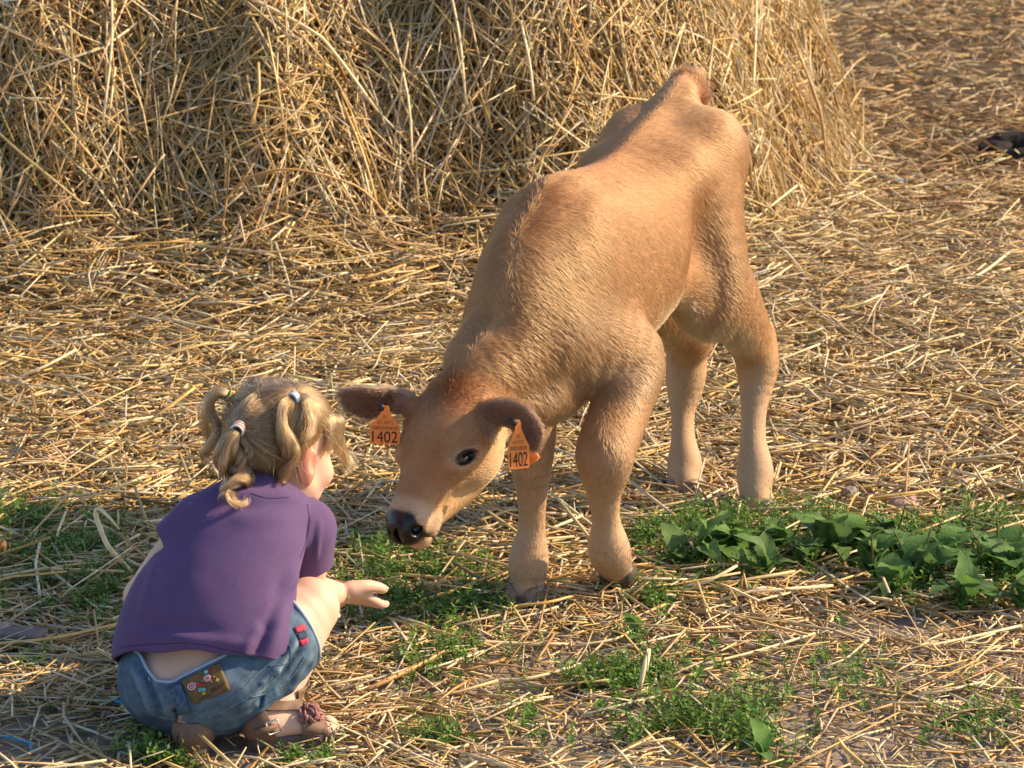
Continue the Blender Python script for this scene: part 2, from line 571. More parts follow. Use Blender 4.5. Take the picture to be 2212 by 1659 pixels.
def area_points(n, y0, y1, m=0.35, dens=None):
    """points spread evenly over the strip of ground between two distances, a little wider than the view"""
    out = np.zeros((0, 2))
    while len(out) < n:
        y = np.sqrt(RNG.uniform(y0 * y0, y1 * y1, n * 2)); x = RNG.uniform(-1, 1, n * 2) * (0.195 * y + m)
        keep = RNG.random(n * 2) < (np.ones(n * 2) if dens is None else dens(x, y))
        out = np.concatenate([out, np.stack([x, y], 1)[keep]])
    return out[:n]
def ground_straws(n, y0, y1, lmed, lsig, rmin, rmax, thick, tilt, weights, dens=None, sides=4, lmax=0.34):
    p = area_points(n, y0, y1, dens=dens)
    x, y = p.T
    L = np.clip(lmed * np.exp(RNG.normal(0, lsig, n)), 0.012, lmax); R = RNG.uniform(rmin, rmax, n)
    az = RNG.uniform(0, 2 * math.pi, n); tl = RNG.normal(0, tilt, n)
    D = np.stack([np.cos(az) * np.cos(tl), np.sin(az) * np.cos(tl), np.sin(tl)], 1)
    th = thick(x, y)
    z = gz(x, y) + R + th * RNG.random(n) ** 1.2 + 0.5 * L * np.abs(np.sin(tl)) * 0.8
    flat = np.where(RNG.random(n) < 0.35, RNG.uniform(0.2, 0.5, n), 1.0)
    R = np.where(flat < 1, R * 1.25, R)
    return straw_geo(np.stack([x, y, z], 1), D, L, R, np.array([0, 0, 1.0]), np.abs(RNG.normal(0, 0.035, n)), None, straw_cols(n, weights), sides, flat)
def clear_heap(x, y): return heap_d(x, y) < 0.12
def soil_show(x, y):
    """how much straw lies on the ground here, 0..1"""
    p = np.stack([x, y, 0 * x], 1)
    d = np.interp(y, [3.6, 4.15, 4.5, 4.8, 5.2, 6.0], [0.45, 0.55, 0.62, 0.85, 1.0, 1.0])
    d = d * (0.72 + 0.45 * vnoise(p, 3.0, 51) + 0.25 * vnoise(p, 9, 52))
    bare = np.zeros(len(x))
    for px, py, r in ((2050, 1110, 0.16), (1750, 1600, 0.22), (880, 1500, 0.07), (1950, 1620, 0.16), (1230, 1610, 0.08), (60, 1620, 0.12)):
        g = G(px, py); bare = np.maximum(bare, np.exp(-(((x - g[0]) / r) ** 2 + ((y - g[1]) / (r * 0.9)) ** 2)))
    for q in FEET: d = d * (1 - 0.85 * np.exp(-(((x - q[0]) / 0.10) ** 2 + ((y - q[1]) / 0.075) ** 2)))
    return np.clip(d * (1 - 0.75 * bare), 0.03, 1)
FEET = [P(610, 1590, 4.06), P(415, 1590, 4.06), P(540, 1600, 4.04)]
far_right = lambda x, y: sstep(7.0, 8.8, y) * sstep(0.4, 1.2, x)
thick_mid = lambda x, y: np.interp(y, [3.6, 4.4, 4.9, 5.5, 6.1, 7.5], [0.006, 0.008, 0.012, 0.013, 0.040, 0.06]) * (1 - 0.7 * far_right(x, y)) + 0.20 * sstep(-0.75, 0.12, heap_d(x, y)) ** 2 * (1 - 0.85 * sstep(0.1, 0.9, x))
W_MID = [5, 2.4, 3.2, 3, 1.8, 1.6, 1.2, 0.8, 2.4]; W_FAR = [0.8, 1.4, 0.4, 2.5, 4, 0.4, 9, 0.6, 0.6]; W_HEAP = [5, 5, 1.4, 2.4, 2.8, 0.8, 1.2, 1.2, 2.0]; W_FG = [4, 1.6, 3.6, 3, 1.6, 2.4, 1.6, 0.6, 3.0]
near_ok = lambda x, y: soil_show(x, y) * clear_heap(x, y)
def bare_spot(x, y):
    b = np.zeros(len(x))
    for px, py, r in ((2060, 1112, 0.15), (1945, 1105, 0.06), (1835, 1090, 0.05), (1632, 1112, 0.05), (1480, 1068, 0.05), (1140, 1298, 0.05)):
        g = G(px, py); b = np.maximum(b, np.exp(-(((x - g[0]) / r) ** 2 + ((y - g[1] + 0.02) / (r * 1.1)) ** 2)))
    return b
mid_ok = lambda x, y: clear_heap(x, y) * (1 - 0.8 * bare_spot(x, y)) * (1 - 0.80 * far_right(x, y)) * np.clip(0.75 + 0.35 * vnoise(np.stack([x, y, 0 * x], 1), 2.2, 53), 0.2, 1)
parts = [ground_straws(16500, 3.75, 4.95, 0.040, 0.60, 0.0008, 0.0023, lambda x, y: 0.010 + 0 * x, 0.13, W_FG, near_ok),
         ground_straws(1300, 3.75, 4.95, 0.13, 0.40, 0.0016, 0.0030, lambda x, y: 0.014 + 0 * x, 0.07, W_FG, near_ok),
         ground_straws(28000, 4.75, 9.2, 0.115, 0.50, 0.0015, 0.0034, thick_mid, 0.13, W_MID, mid_ok),
         ground_straws(4200, 4.75, 9.2, 0.17, 0.35, 0.0020, 0.0036, lambda x, y: thick_mid(x, y) + 0.010, 0.08, W_MID, mid_ok),
         ground_straws(15000, 4.75, 9.2, 0.045, 0.5, 0.0010, 0.0024, lambda x, y: thick_mid(x, y) + 0.012, 0.25, W_MID, mid_ok)]
V = np.concatenate([q[0] for q in parts]); off = np.cumsum([0] + [len(q[0]) for q in parts])
F = [np.concatenate([f + o for q, o in zip(parts, off) for f in q[1] if f.shape[1] == 4])]
litter = mesh_np("straw_litter", V, F, m_straw, attrs={"col": np.concatenate([q[2] for q in parts])}, smooth=False)
tag(litter, "golden loose straw strewn over the ground", "straw", kind="stuff")
# browner trampled straw of the yard behind
far_ok = lambda x, y: (heap_d(x, y) < 0.1) * np.clip(0.55 + 0.55 * vnoise(np.stack([x, y * 0.5, 0 * x], 1), 1.6, 54), 0.08, 1) * (x > -0.2)
parts = [ground_straws(8500, 7.3, 16.0, 0.11, 0.5, 0.0018, 0.0040, lambda x, y: 0.02 + 0 * x, 0.14, W_FAR, far_ok, 3),
         ground_straws(2000, 7.3, 16.0, 0.11, 0.5, 0.0014, 0.0030, lambda x, y: 0.03 + 0 * x, 0.20, W_MID, far_ok, 3)]
V = np.concatenate([q[0] for q in parts]); off = np.cumsum([0] + [len(q[0]) for q in parts])
F = [np.concatenate([f + o for q, o in zip(parts, off) for f in q[1] if f.shape[1] == k]) for k in (4, 3)]
yard = mesh_np("trampled_straw", V, F, m_straw, attrs={"col": np.concatenate([q[2] for q in parts])}, smooth=False)
tag(yard, "browner trampled straw over the dark yard beyond the heap", "straw", kind="stuff")

# ------------------------------------------------------------------ heap of straw
heap = empty("straw_heap", (HEAP_C[0], HEAP_C[1] - 2.0, 0))
tag(heap, "tall heap of loose golden straw behind the calf", "straw heap")
hx = np.linspace(-3.3, 1.5, 170); hy = np.linspace(7.0, 11.9, 170)
HX, HY = np.meshgrid(hx, hy)
HZ = np.where(heap_d(HX, HY) > -0.05, heap_z(HX, HY) - 0.035, -0.08)
i = np.arange(169)[:, None] * 170 + np.arange(169)[None]
Q = np.stack([i, i + 1, i + 171, i + 170], -1).reshape(-1, 4)
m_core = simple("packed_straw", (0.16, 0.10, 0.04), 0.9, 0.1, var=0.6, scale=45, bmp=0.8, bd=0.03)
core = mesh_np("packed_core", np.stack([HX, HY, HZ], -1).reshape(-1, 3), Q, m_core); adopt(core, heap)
def heap_normal(x, y):
    e = 0.02
    return nrm(np.stack([-(heap_z(x + e, y) - heap_z(x - e, y)) / (2 * e), -(heap_z(x, y + e) - heap_z(x, y - e)) / (2 * e), np.ones_like(x)], -1))
def heap_points(n):
    """points on the side of the heap that faces the yard, even over its steep surface"""
    out = []
    tot = 0
    while tot < n:
        m = n * 6
        an = RNG.uniform(-math.pi * 1.02, math.pi * 0.14, m); d = RNG.uniform(-0.30, 0.95, m)
        d = np.where((np.cos(an) > 0.55) & (d < -0.06), RNG.uniform(0, 0.9, m), d)
        x = HEAP_C[0] + np.cos(an) * (HEAP_R[0] - d); y = HEAP_C[1] + np.sin(an) * (HEAP_R[1] - d)
        ok = (x > -0.195 * y - 0.45) & (heap_z(x, y) < 1.25)
        slope = np.linalg.norm(heap_normal(x, y)[:, :2] / np.maximum(heap_normal(x, y)[:, 2:], 0.12), axis=1)
        ok &= RNG.random(m) < np.clip((1 + slope) / 5.0, 0.1, 1)
        out.append(np.stack([x, y], 1)[ok]); tot += ok.sum()
    return np.concatenate(out)[:n]
def heap_straws(n, lmed, lsig, out_amp, hang, weights, rmin=0.0012, rmax=0.0028):
    p = heap_points(n); x, y = p.T; z = heap_z(x, y); nn = heap_normal(x, y)
    down = np.array([0, 0, -1.0]) - nn * (-nn[:, 2:]); down = nrm(down)
    across = np.cross(nn, down)
    a = RNG.normal(0, 1.0, n) * (1 - hang) * 1.6 + RNG.normal(0, 0.45, n)
    sl = np.clip(1.6 - nn[:, 2] * 1.6, 0.1, 1)
    a = np.where(RNG.random(n) < sl, a, RNG.uniform(-math.pi, math.pi, n))
    D = down * np.cos(a)[:, None] + across * np.sin(a)[:, None] + nn * RNG.normal(0.05, 0.16, n)[:, None] * np.sign(RNG.random(n) - 0.4)[:, None]
    L = np.clip(lmed * np.exp(RNG.normal(0, lsig, n)), 0.03, 0.55); R = RNG.uniform(rmin, rmax, n)
    o = RNG.random(n) * out_amp - 0.03
    C = np.stack([x, y, z], 1) + nn * o[:, None]
    C[:, 2] = np.maximum(C[:, 2], 0.01)
    flat = np.where(RNG.random(n) < 0.35, RNG.uniform(0.2, 0.5, n), 1.0); R = np.where(flat < 1, R * 1.3, R)
    return straw_geo(C, D, L, R, nn, np.abs(RNG.normal(0, 0.04, n)), None, straw_cols(n, weights), 4, flat)
parts = [heap_straws(28000, 0.15, 0.5, 0.055, 0.5, W_HEAP, 0.0016, 0.0036), heap_straws(9000, 0.07, 0.5, 0.06, 0.2, W_HEAP, 0.0009, 0.002), heap_straws(4200, 0.29, 0.35, 0.095, 0.72, W_MID, 0.0016, 0.0034)]
V = np.concatenate([q[0] for q in parts]); off = np.cumsum([0] + [len(q[0]) for q in parts])
F = np.concatenate([f + o for q, o in zip(parts, off) for f in q[1]])
ls = mesh_np("loose_straw", V, F, m_straw, attrs={"col": np.concatenate([q[2] for q in parts])}, smooth=False); ls["kind"] = "stuff"; adopt(ls, heap)
# ------------------------------------------------------------------ the calf
CO = np.array([0.0645, 4.83, 0.0]); CF = nrm([-0.404, -0.915, 0]); CLF = np.array([-CF[1], CF[0], 0])
CB = np.stack([CF, CLF, [0, 0, 1.0]])          # rows: forward, left, up
def W2L(w): return (np.asarray(w, float) - CO) @ CB.T
def L2W(q): return np.asarray(q, float) @ CB + CO
def CP(px, py, Y): return W2L(P(px, py, Y))

# head frame: origin at the poll, e1 to the nose, e2 to the calf's left, e3 out of the forehead
poll = CP(965, 838, 4.575); nose = CP(850, 1132, 4.445)
HE1 = nrm(nose - poll); HL = np.linalg.norm(nose - poll)
e2w = np.array([0.76, -0.64, -0.13]) @ CB.T
HE2 = nrm(e2w - HE1 * (e2w @ HE1)); HE3 = np.cross(HE1, HE2)
HB = np.stack([HE1, HE2, HE3])
if (HE3 @ (np.array([0, -1, 0.5]) @ CB.T)) < 0: HE3 = -HE3; HB[2] = HE3
HS = HL / 0.30; HW = 1.10; HSV = HS * np.array([1, HW, HW])
def H(u, v, w): return poll + HS * (u * HE1 + HW * v * HE2 + HW * w * HE3)
print("head length", HL)

def eye_frame(s):
    """centre and axes (long, short, outward) of the eye on side s"""
    Ln = nrm(-0.62 * HE1 - 0.62 * HE3 + s * 0.10 * HE2)
    On = s * 0.86 * HE2 + 0.42 * HE3 - 0.05 * HE1
    On = nrm(On - Ln * (On @ Ln))
    return H(0.128, s * 0.0665, -0.033), np.stack([Ln, np.cross(On, Ln), On])
def build_calf():
    F = Field((-0.92, -0.40, -0.005), (0.56, 0.36, 0.93), 0.0040)
    S = (0, 1, 0)
    # trunk
    F.loft([(0.12, 0.0, 0.51), (0.03, 0.01, 0.55), (-0.12, 0.02, 0.567), (-0.30, 0.022, 0.588), (-0.45, 0.02, 0.640), (-0.57, 0.015, 0.675), (-0.66, 0.015, 0.695)],
           [0.06, 0.096, 0.120, 0.132, 0.122, 0.120, 0.088], [0.085, 0.155, 0.180, 0.166, 0.143, 0.130, 0.100], S, k=0.03)
    # withers, spine and loin ridge
    F.loft([(0.06, 0, 0.665), (-0.0, 0, 0.728), (-0.12, 0, 0.737), (-0.32, 0.0, 0.742), (-0.5, 0.0, 0.790), (-0.64, 0, 0.808)], [0.024, 0.026, 0.026, 0.024, 0.024, 0.024], k=0.06)
    F.ell((-0.03, 0.052, 0.60), (0.08, 0.045, 0.12), k=0.14)       # shoulder blades
    F.ell((-0.01, -0.055, 0.60), (0.07, 0.045, 0.13), k=0.12)
    F.ell((0.09, 0.065, 0.52), (0.055, 0.045, 0.07), k=0.06)      # points of shoulder
    F.ell((0.09, -0.07, 0.515), (0.055, 0.05, 0.07), k=0.05)
    F.ell((0.10, 0.0, 0.45), (0.07, 0.065, 0.085), k=0.06)         # brisket
    F.ell((0.03, 0.02, 0.40), (0.09, 0.06, 0.06), k=0.06)
    F.ell((-0.46, 0.085, 0.715), (0.05, 0.04, 0.035), k=0.12)     # hip bones
    F.ell((-0.46, -0.085, 0.715), (0.05, 0.04, 0.035), k=0.12)
    F.ell((-0.60, 0.080, 0.725), (0.11, 0.082, 0.098), k=0.06)
    F.ell((-0.60, -0.068, 0.725), (0.11, 0.07, 0.095), k=0.06)
    F.ell((-0.12, 0.02, 0.43), (0.15, 0.075, 0.05), k=0.06)        # belly
    # neck
    nk = [(-0.06, 0.0, 0.60), (0.06, -0.01, 0.575), CP(1128, 735, 4.72), CP(1052, 815, 4.65), CP(1010, 885, 4.62)]
    F.loft(nk, [0.085, 0.09, 0.072, 0.06, 0.052], [0.13, 0.135, 0.108, 0.088, 0.072], [S, S, S, HE2, HE2], k=0.05)
    F.loft([(0.0, 0, 0.715), (0.085, -0.012, 0.662), CP(1070, 668, 4.72), CP(1003, 770, 4.65)], [0.022, 0.03, 0.03, 0.03], k=0.05)  # crest
    F.loft([(0.11, 0.0, 0.47), CP(1165, 850, 4.70), CP(1085, 905, 4.64)], [0.04, 0.035, 0.03], k=0.05)                               # throat skin
    # ---- fore legs
    rf = [(0.03, -0.075, 0.50), (-0.005, -0.07, 0.41), CP(1150, 900, 4.78), CP(1148, 985, 4.765), CP(1149, 1060, 4.775), CP(1149, 1135, 4.785), CP(1142, 1210, 4.785), CP(1139, 1258, 4.775), CP(1138, 1288, 4.775)]
    F.loft(rf, [0.06, 0.060, 0.044, 0.042, 0.031, 0.027, 0.039, 0.033, 0.043], [0.08, 0.072, 0.048, 0.045, 0.032, 0.029, 0.042, 0.035, 0.046], S, k=0.03)
    lf = [(0.03, 0.085, 0.50), CP(1370, 772, 4.85), CP(1344, 880, 4.80), CP(1311, 965, 4.735), CP(1307, 1005, 4.72), CP(1306, 1068, 4.735), CP(1310, 1128, 4.75), CP(1315, 1185, 4.765), CP(1328, 1218, 4.795)]
    F.loft(lf, [0.05, 0.053, 0.054, 0.056, 0.051, 0.033, 0.028, 0.041, 0.034], [0.07, 0.068, 0.056, 0.056, 0.048, 0.034, 0.030, 0.043, 0.035], S, k=0.05)
    F.ell(CP(1300, 985, 4.705), (0.026, 0.034, 0.038), k=0.03)
    # ---- hind legs
    hl = [(-0.54, 0.085, 0.62), (-0.52, 0.115, 0.50), CP(1582, 660, 5.29), CP(1622, 735, 5.38), CP(1636, 790, 5.40), CP(1629, 880, 5.375), CP(1627, 950, 5.355), CP(1631, 1018, 5.335), CP(1632, 1062, 5.315), CP(1634, 1094, 5.31)]
    F.loft(hl, [0.085, 0.080, 0.058, 0.047, 0.045, 0.029, 0.028, 0.040, 0.034, 0.042], [0.13, 0.115, 0.072, 0.055, 0.048, 0.035, 0.035, 0.041, 0.039, 0.044], S, k=0.04)
    F.ell(CP(1652, 728, 5.415), (0.026, 0.022, 0.04), k=0.03)
    hr = [(-0.56, -0.06, 0.62), (-0.55, -0.07, 0.49), CP(1482, 700, 5.49), CP(1484, 760, 5.54), CP(1481, 820, 5.545), CP(1475, 890, 5.53), CP(1476, 950, 5.515), CP(1479, 1005, 5.50), CP(1480, 1036, 5.48), CP(1481, 1054, 5.475)]
    F.loft(hr, [0.085, 0.078, 0.053, 0.045, 0.043, 0.027, 0.027, 0.039, 0.034, 0.042], [0.13, 0.105, 0.065, 0.052, 0.048, 0.034, 0.035, 0.041, 0.039, 0.043], S, k=0.04)
    # hollow of the flank in front of the thigh and under the tail
    F.ell((-0.410, 0.170, 0.55), (0.05, 0.05, 0.12), k=0.08, op='sub')
    F.ell((-0.405, -0.16, 0.55), (0.045, 0.045, 0.11), k=0.07, op='sub')
    F.loft([(-0.38, 0.095, 0.52), (-0.45, 0.11, 0.50)], [0.018, 0.03], [0.03, 0.045], S, k=0.06)   # flank fold
    F.ell((-0.36, 0.03, 0.43), (0.03, 0.025, 0.035), k=0.03)
    # tail: lifted root, then hanging behind
    F.loft([(-0.62, 0.0, 0.80), (-0.68, -0.005, 0.835), (-0.73, -0.01, 0.83), (-0.77, -0.01, 0.72), (-0.785, 0.0, 0.58), (-0.77, 0.01, 0.46)], [0.045, 0.036, 0.026, 0.02, 0.017, 0.02], k=0.06)
    F.f += 0.003                                                  # room for the coat
    # ---- head
    hb = HB
    F.ell(H(0.060, 0, -0.062), np.array([0.098, 0.088, 0.076]) * HSV, hb, k=0.03)
    F.ell(H(0.110, 0, -0.052), np.array([0.09, 0.078, 0.061]) * HSV, hb, k=0.03)
    F.loft([H(0.10, 0, -0.050), H(0.17, 0, -0.046), H(0.225, 0, -0.044), H(0.268, 0, -0.040), H(0.288, 0, -0.038)], np.array([0.060, 0.049, 0.043, 0.042, 0.037]) * HS * HW, np.array([0.057, 0.050, 0.045, 0.041, 0.035]) * HS * HW, HE2, k=0.025)
    F.loft([H(0.05, 0, -0.130), H(0.12, 0, -0.142), H(0.185, 0, -0.118), H(0.25, 0, -0.084)], np.array([0.054, 0.047, 0.036, 0.028]) * HS * HW, np.array([0.056, 0.047, 0.034, 0.021]) * HS * HW, HE2, k=0.04)
    F.ell(H(0.290, 0, -0.086), np.array([0.022, 0.028, 0.016]) * HSV, hb, k=0.015)                 # chin and lower lip
    for s in (1, -1):
        F.ell(H(0.085, s * 0.048, -0.10), np.array([0.06, 0.034, 0.06]) * HSV, hb, k=0.04)       # cheek
        ec, EB = eye_frame(s)
        F.ell(ec - 0.006 * EB[2], np.array([0.034, 0.026, 0.016]) * HS, EB, k=0.02)               # orbit
        F.ell(ec + 0.0095 * EB[2], np.array([0.0225, 0.0098, 0.014]) * HS, EB, k=0.008, op='sub')
        F.ell(H(0.278, s * 0.027, -0.034), np.array([0.018, 0.017, 0.022]) * HSV, hb, k=0.012)     # nostril wings
        F.ell(H(0.291, s * 0.031, -0.030), np.array([0.014, 0.010, 0.0105]) * HSV, hb, k=0.008, op='sub')
        F.ell(H(0.262, s * 0.040, -0.062), np.array([0.03, 0.012, 0.012]) * HSV, hb, k=0.015)      # upper lip
    F.ell(H(0.312, 0, -0.03), np.array([0.02, 0.004, 0.02]) * HSV, hb, k=0.012, op='sub')         # groove between the nostrils
    F.loft([H(0.30, 0.0, -0.067), H(0.27, 0.036, -0.070), H(0.215, 0.05, -0.074)], 0.0035, k=0.006, op='sub')
    F.loft([H(0.30, 0.0, -0.067), H(0.27, -0.036, -0.070), H(0.215, -0.05, -0.074)], 0.0035, k=0.006, op='sub')
    F.ell(H(-0.005, 0, -0.03), np.array([0.035, 0.045, 0.03]) * HSV, hb, k=0.03)                   # poll tuft
    # ears: cupped leaves
    for ear in EARS:
        p = ear['pts']; w = ear['w']; nrmv = ear['n']
        side = [nrm(np.cross(nrmv[i], nrm(p[min(i + 1, len(p) - 1)] - p[max(i - 1, 0)]))) for i in range(len(p))]
        F.loft(p, w, ear['t'], side, k=0.016)
        F.loft([q + 0.0095 * np.asarray(m) for q, m in zip(p[1:], nrmv[1:])], np.array(w[1:]) * 0.78, np.array(ear['t'][1:]) * 0.98, side[1:], k=0.006, op='sub')
    V, Fq = F.mesh(3)
    return V, Fq

lw = lambda v: np.asarray(v, float) @ CB.T      # world direction -> local
EARS = [
    # calf's left ear (towards the sun): stands out, folds over and droops
    dict(pts=[CP(1045, 897, 4.575), CP(1085, 893, 4.535), CP(1122, 910, 4.505), CP(1146, 943, 4.485), CP(1156, 968, 4.48)],
         w=[0.022, 0.034, 0.043, 0.036, 0.013], t=[0.018, 0.013, 0.012, 0.011, 0.006],
         n=[lw((-0.2, -0.75, -0.6)), lw((-0.35, -0.7, -0.6)), lw((-0.6, -0.7, -0.35)), lw((-0.75, -0.65, -0.05)), lw((-0.75, -0.65, 0.1))]),
    # calf's right ear: held out sideways, opening to the camera
    dict(pts=[CP(880, 872, 4.60), CP(842, 862, 4.60), CP(806, 870, 4.59), CP(768, 862, 4.58), CP(738, 848, 4.575)],
         w=[0.020, 0.028, 0.036, 0.028, 0.008], t=[0.018, 0.013, 0.012, 0.010, 0.006],
         n=[lw((0.1, -0.85, -0.5)), lw((0.1, -0.85, -0.5)), lw((0.15, -0.85, -0.45)), lw((0.2, -0.9, -0.35)), lw((0.2, -0.9, -0.3))]),
]
for e_ in EARS: e_['n'] = [nrm(q) for q in e_['n']]

calf = empty("calf", tuple(CO))
tag(calf, "tan young calf with orange ear tags, head lowered towards the crouching child, foreleg lifted", "calf")
cV, cF = build_calf()
cN = vnormals(cV, cF)

# coat colour (coat markings, plus shade painted in the flank hollow): base tan, red crest and poll, pale legs and belly, dark muzzle
def head_uvw(V): return ((V - poll) @ HB.T) / HSV
def coat_colour(V, Nn):
    h = head_uvw(V)
    n1 = vnoise(V, 9, 1); n2 = vnoise(V, 28, 2); n3 = vnoise(V, 90, 3)
    tan = np.array([0.54, 0.325, 0.165]); red = np.array([0.45, 0.20, 0.080]); pale = np.array([0.64, 0.475, 0.330]); cream = np.array([0.76, 0.60, 0.42])
    c = np.tile(tan, (len(V), 1))
    def blend(c, col, m): return c + (np.asarray(col) - c) * np.clip(m, 0, 1)[:, None]
    a, b, z = V.T
    back = sstep(0.45, 0.78, z + 0.03 * n1) * sstep(-0.70, -0.25, a) * sstep(0.30, -0.05, a)
    c = blend(c, np.array([0.49, 0.255, 0.115]), back * 0.75)
    grey = np.exp(-(((a - 0.04) / 0.13) ** 2 + ((z - 0.52) / 0.12) ** 2)) * sstep(-0.6, 0.3, n1 + 0.4)
    c = blend(c, np.array([0.47, 0.325, 0.215]), grey * 0.4)
    flank = np.exp(-(((a + 0.42) / 0.07) ** 2 + ((z - 0.54) / 0.09) ** 2))  # shading of the flank hollow, put into the coat colour
    c = blend(c, np.array([0.42, 0.215, 0.095]), flank * 0.6)
    legs = sstep(0.36, 0.22, z) * sstep(0.30, 0.24, a)
    c = blend(c, pale, legs * 0.75)
    belly = sstep(-0.15, -0.8, Nn[:, 2]) * sstep(0.2, 0.0, a) * sstep(0.3, 0.36, z)
    c = blend(c, cream, belly)
    crest = np.exp(-((b - np.interp(a, [-0.7, 0, 0.12, 0.22, 0.3], [0, 0, -0.02, -0.05, -0.08])) / 0.04) ** 2) * sstep(0.4, 0.8, Nn[:, 2]) * sstep(-0.75, -0.1, a)
    c = blend(c, red, crest * 0.3)
    inner = sstep(0.25, 0.13, np.abs(a + 0.0) ) * sstep(0.5, 0.42, z) * sstep(0.36, 0.42, z)
    c = blend(c, pale, inner * 0.4)
    # head
    ish = sstep(0.34, 0.24, h[:, 0]) * 0 + (h[:, 0] > -0.05) * (a > 0.16)
    top = np.exp(-((h[:, 0] - 0.0) / 0.05) ** 2 - (h[:, 1] / 0.06) ** 2) * ish
    patchy = sstep(-0.1, 0.5, vnoise(V, 22, 63)) * ish * sstep(-0.05, 0.02, h[:, 2] + 0.03)
    c = blend(c, np.array([0.46, 0.25, 0.13]), patchy * 0.45)
    c = blend(c, np.array([0.40, 0.14, 0.045]), top * 0.9)
    brow = np.exp(-((h[:, 0] - 0.15) / 0.06) ** 2 - ((np.abs(h[:, 1]) - 0.03) / 0.022) ** 2) * sstep(-0.06, -0.01, h[:, 2]) * ish
    c = blend(c, np.array([0.48, 0.235, 0.10]), brow * 0.7)
    rim = np.zeros(len(V))
    jaw = sstep(-0.05, -0.10, h[:, 2]) * ish * (h[:, 0] > 0.0)
    c = blend(c, np.array([0.74, 0.52, 0.31]), jaw * 0.8)
    for sd in (1, -1):
        ec, EB = eye_frame(sd); q = (V - ec) @ EB.T / HS
        er = np.sqrt((q[:, 0] / 0.0245) ** 2 + (q[:, 1] / 0.0135) ** 2); near = (np.abs(q[:, 2]) < 0.03)
        c = blend(c, np.array([0.74, 0.56, 0.40]), np.exp(-((er - 1.35) / 0.28) ** 2) * near * 0.45)
        rim = np.maximum(rim, sstep(1.12, 0.92, er) * near)
    c = blend(c, np.array([0.025, 0.018, 0.016]), rim)
    mz = sstep(0.225, 0.25, h[:, 0] + 0.006 * n2) * ish
    c = blend(c, np.array([0.72, 0.54, 0.38]), mz * 0.75)
    nose_m = sstep(0.2645, 0.2745, h[:, 0] - 1.3 * np.clip(np.abs(h[:, 1]) - 0.027, 0, 1) + 0.0016 * n3 - 0.10 * np.clip(-0.062 - h[:, 2], 0, 1)) * ish * sstep(-0.0735, -0.066, h[:, 2])
    c = blend(c, np.array([0.013, 0.014, 0.018]), nose_m)
    lip = np.exp(-((h[:, 2] + 0.069) / 0.005) ** 2) * sstep(0.22, 0.27, h[:, 0]) * ish
    c = blend(c, np.array([0.20, 0.09, 0.07]), lip * 0.8)
    # ears: darker backs, dark inside; hooves
    for ear in EARS:
        d = np.min([np.linalg.norm(V - q, axis=1) for q in catmull(np.array(ear['pts'][1:]), 3)], axis=0)
        m = sstep(0.05, 0.03, d)
        c = blend(c, np.array([0.62, 0.46, 0.34]), m * 0.8)
        inside = m * sstep(0.2, 0.6, Nn @ nrm(np.mean(ear['n'], 0)))
        c = blend(c, np.array([0.34, 0.20, 0.15]), inside * 0.8)
    hoof = np.zeros(len(V))
    for q, r in ((CP(1139, 1300, 4.775), 0.026), (CP(1634, 1110, 5.31), 0.024), (CP(1481, 1070, 5.475), 0.020)):
        hoof = np.maximum(hoof, sstep(r + 0.004, r - 0.004, z) * (np.linalg.norm(V[:, :2] - q[:2], axis=1) < 0.08))
    c = blend(c, np.array([0.30, 0.21, 0.15]), hoof)
    tailm = sstep(-0.655, -0.70, a) * sstep(0.76, 0.80, z)
    c = blend(c, np.array([0.50, 0.22, 0.10]), tailm * 0.8)
    c = c ** 1.28 * 0.76 * (1 + 0.07 * n1 + 0.06 * n2 + 0.03 * n3)[:, None]
    furm = (1 - nose_m) * (1 - hoof) * (1 - rim)
    return np.clip(c, 0, 1), furm

cC, cFur = coat_colour(cV, cN)
m_hide, nt, bs = mat_new("hide")
at = N(nt, "ShaderNodeAttribute", attribute_name="col"); af = N(nt, "ShaderNodeAttribute", attribute_name="fur")
nt.links.new(at.outputs["Color"], bs.inputs["Base Color"])
rr = N(nt, "ShaderNodeMapRange"); rr.inputs[3].default_value = 0.28; rr.inputs[4].default_value = 0.75
nt.links.new(af.outputs["Fac"], rr.inputs[0]); nt.links.new(rr.outputs[0], bs.inputs["Roughness"])
bs.inputs["Specular IOR Level"].default_value = 0.45
bump(nt, noise_tex(nt, 260, 3), 0.25, 0.002, bs)
body = mesh_np("body", L2W(cV), cF, m_hide, attrs={"col": cC, "fur": cFur})
adopt(body, calf)

# ---- coat of short hair
m_fur, nt, bs = mat_new("fur")
at = N(nt, "ShaderNodeAttribute", attribute_name="col")
hb_ = N(nt, "ShaderNodeBsdfHairPrincipled"); hb_.parametrization = 'COLOR'
nt.links.new(at.outputs["Color"], hb_.inputs["Color"])
hb_.inputs["Roughness"].default_value = 0.45; hb_.inputs["Radial Roughness"].default_value = 0.7; hb_.inputs["Random Roughness"].default_value = 0.2
dif = N(nt, "ShaderNodeBsdfDiffuse"); nt.links.new(at.outputs["Color"], dif.inputs[0])
mx = N(nt, "ShaderNodeMixShader", i_0=0.45)
nt.links.new(hb_.outputs[0], mx.inputs[1]); nt.links.new(dif.outputs[0], mx.inputs[2])
nt.links.new(mx.outputs[0], nt.nodes["Material Output"].inputs[0])

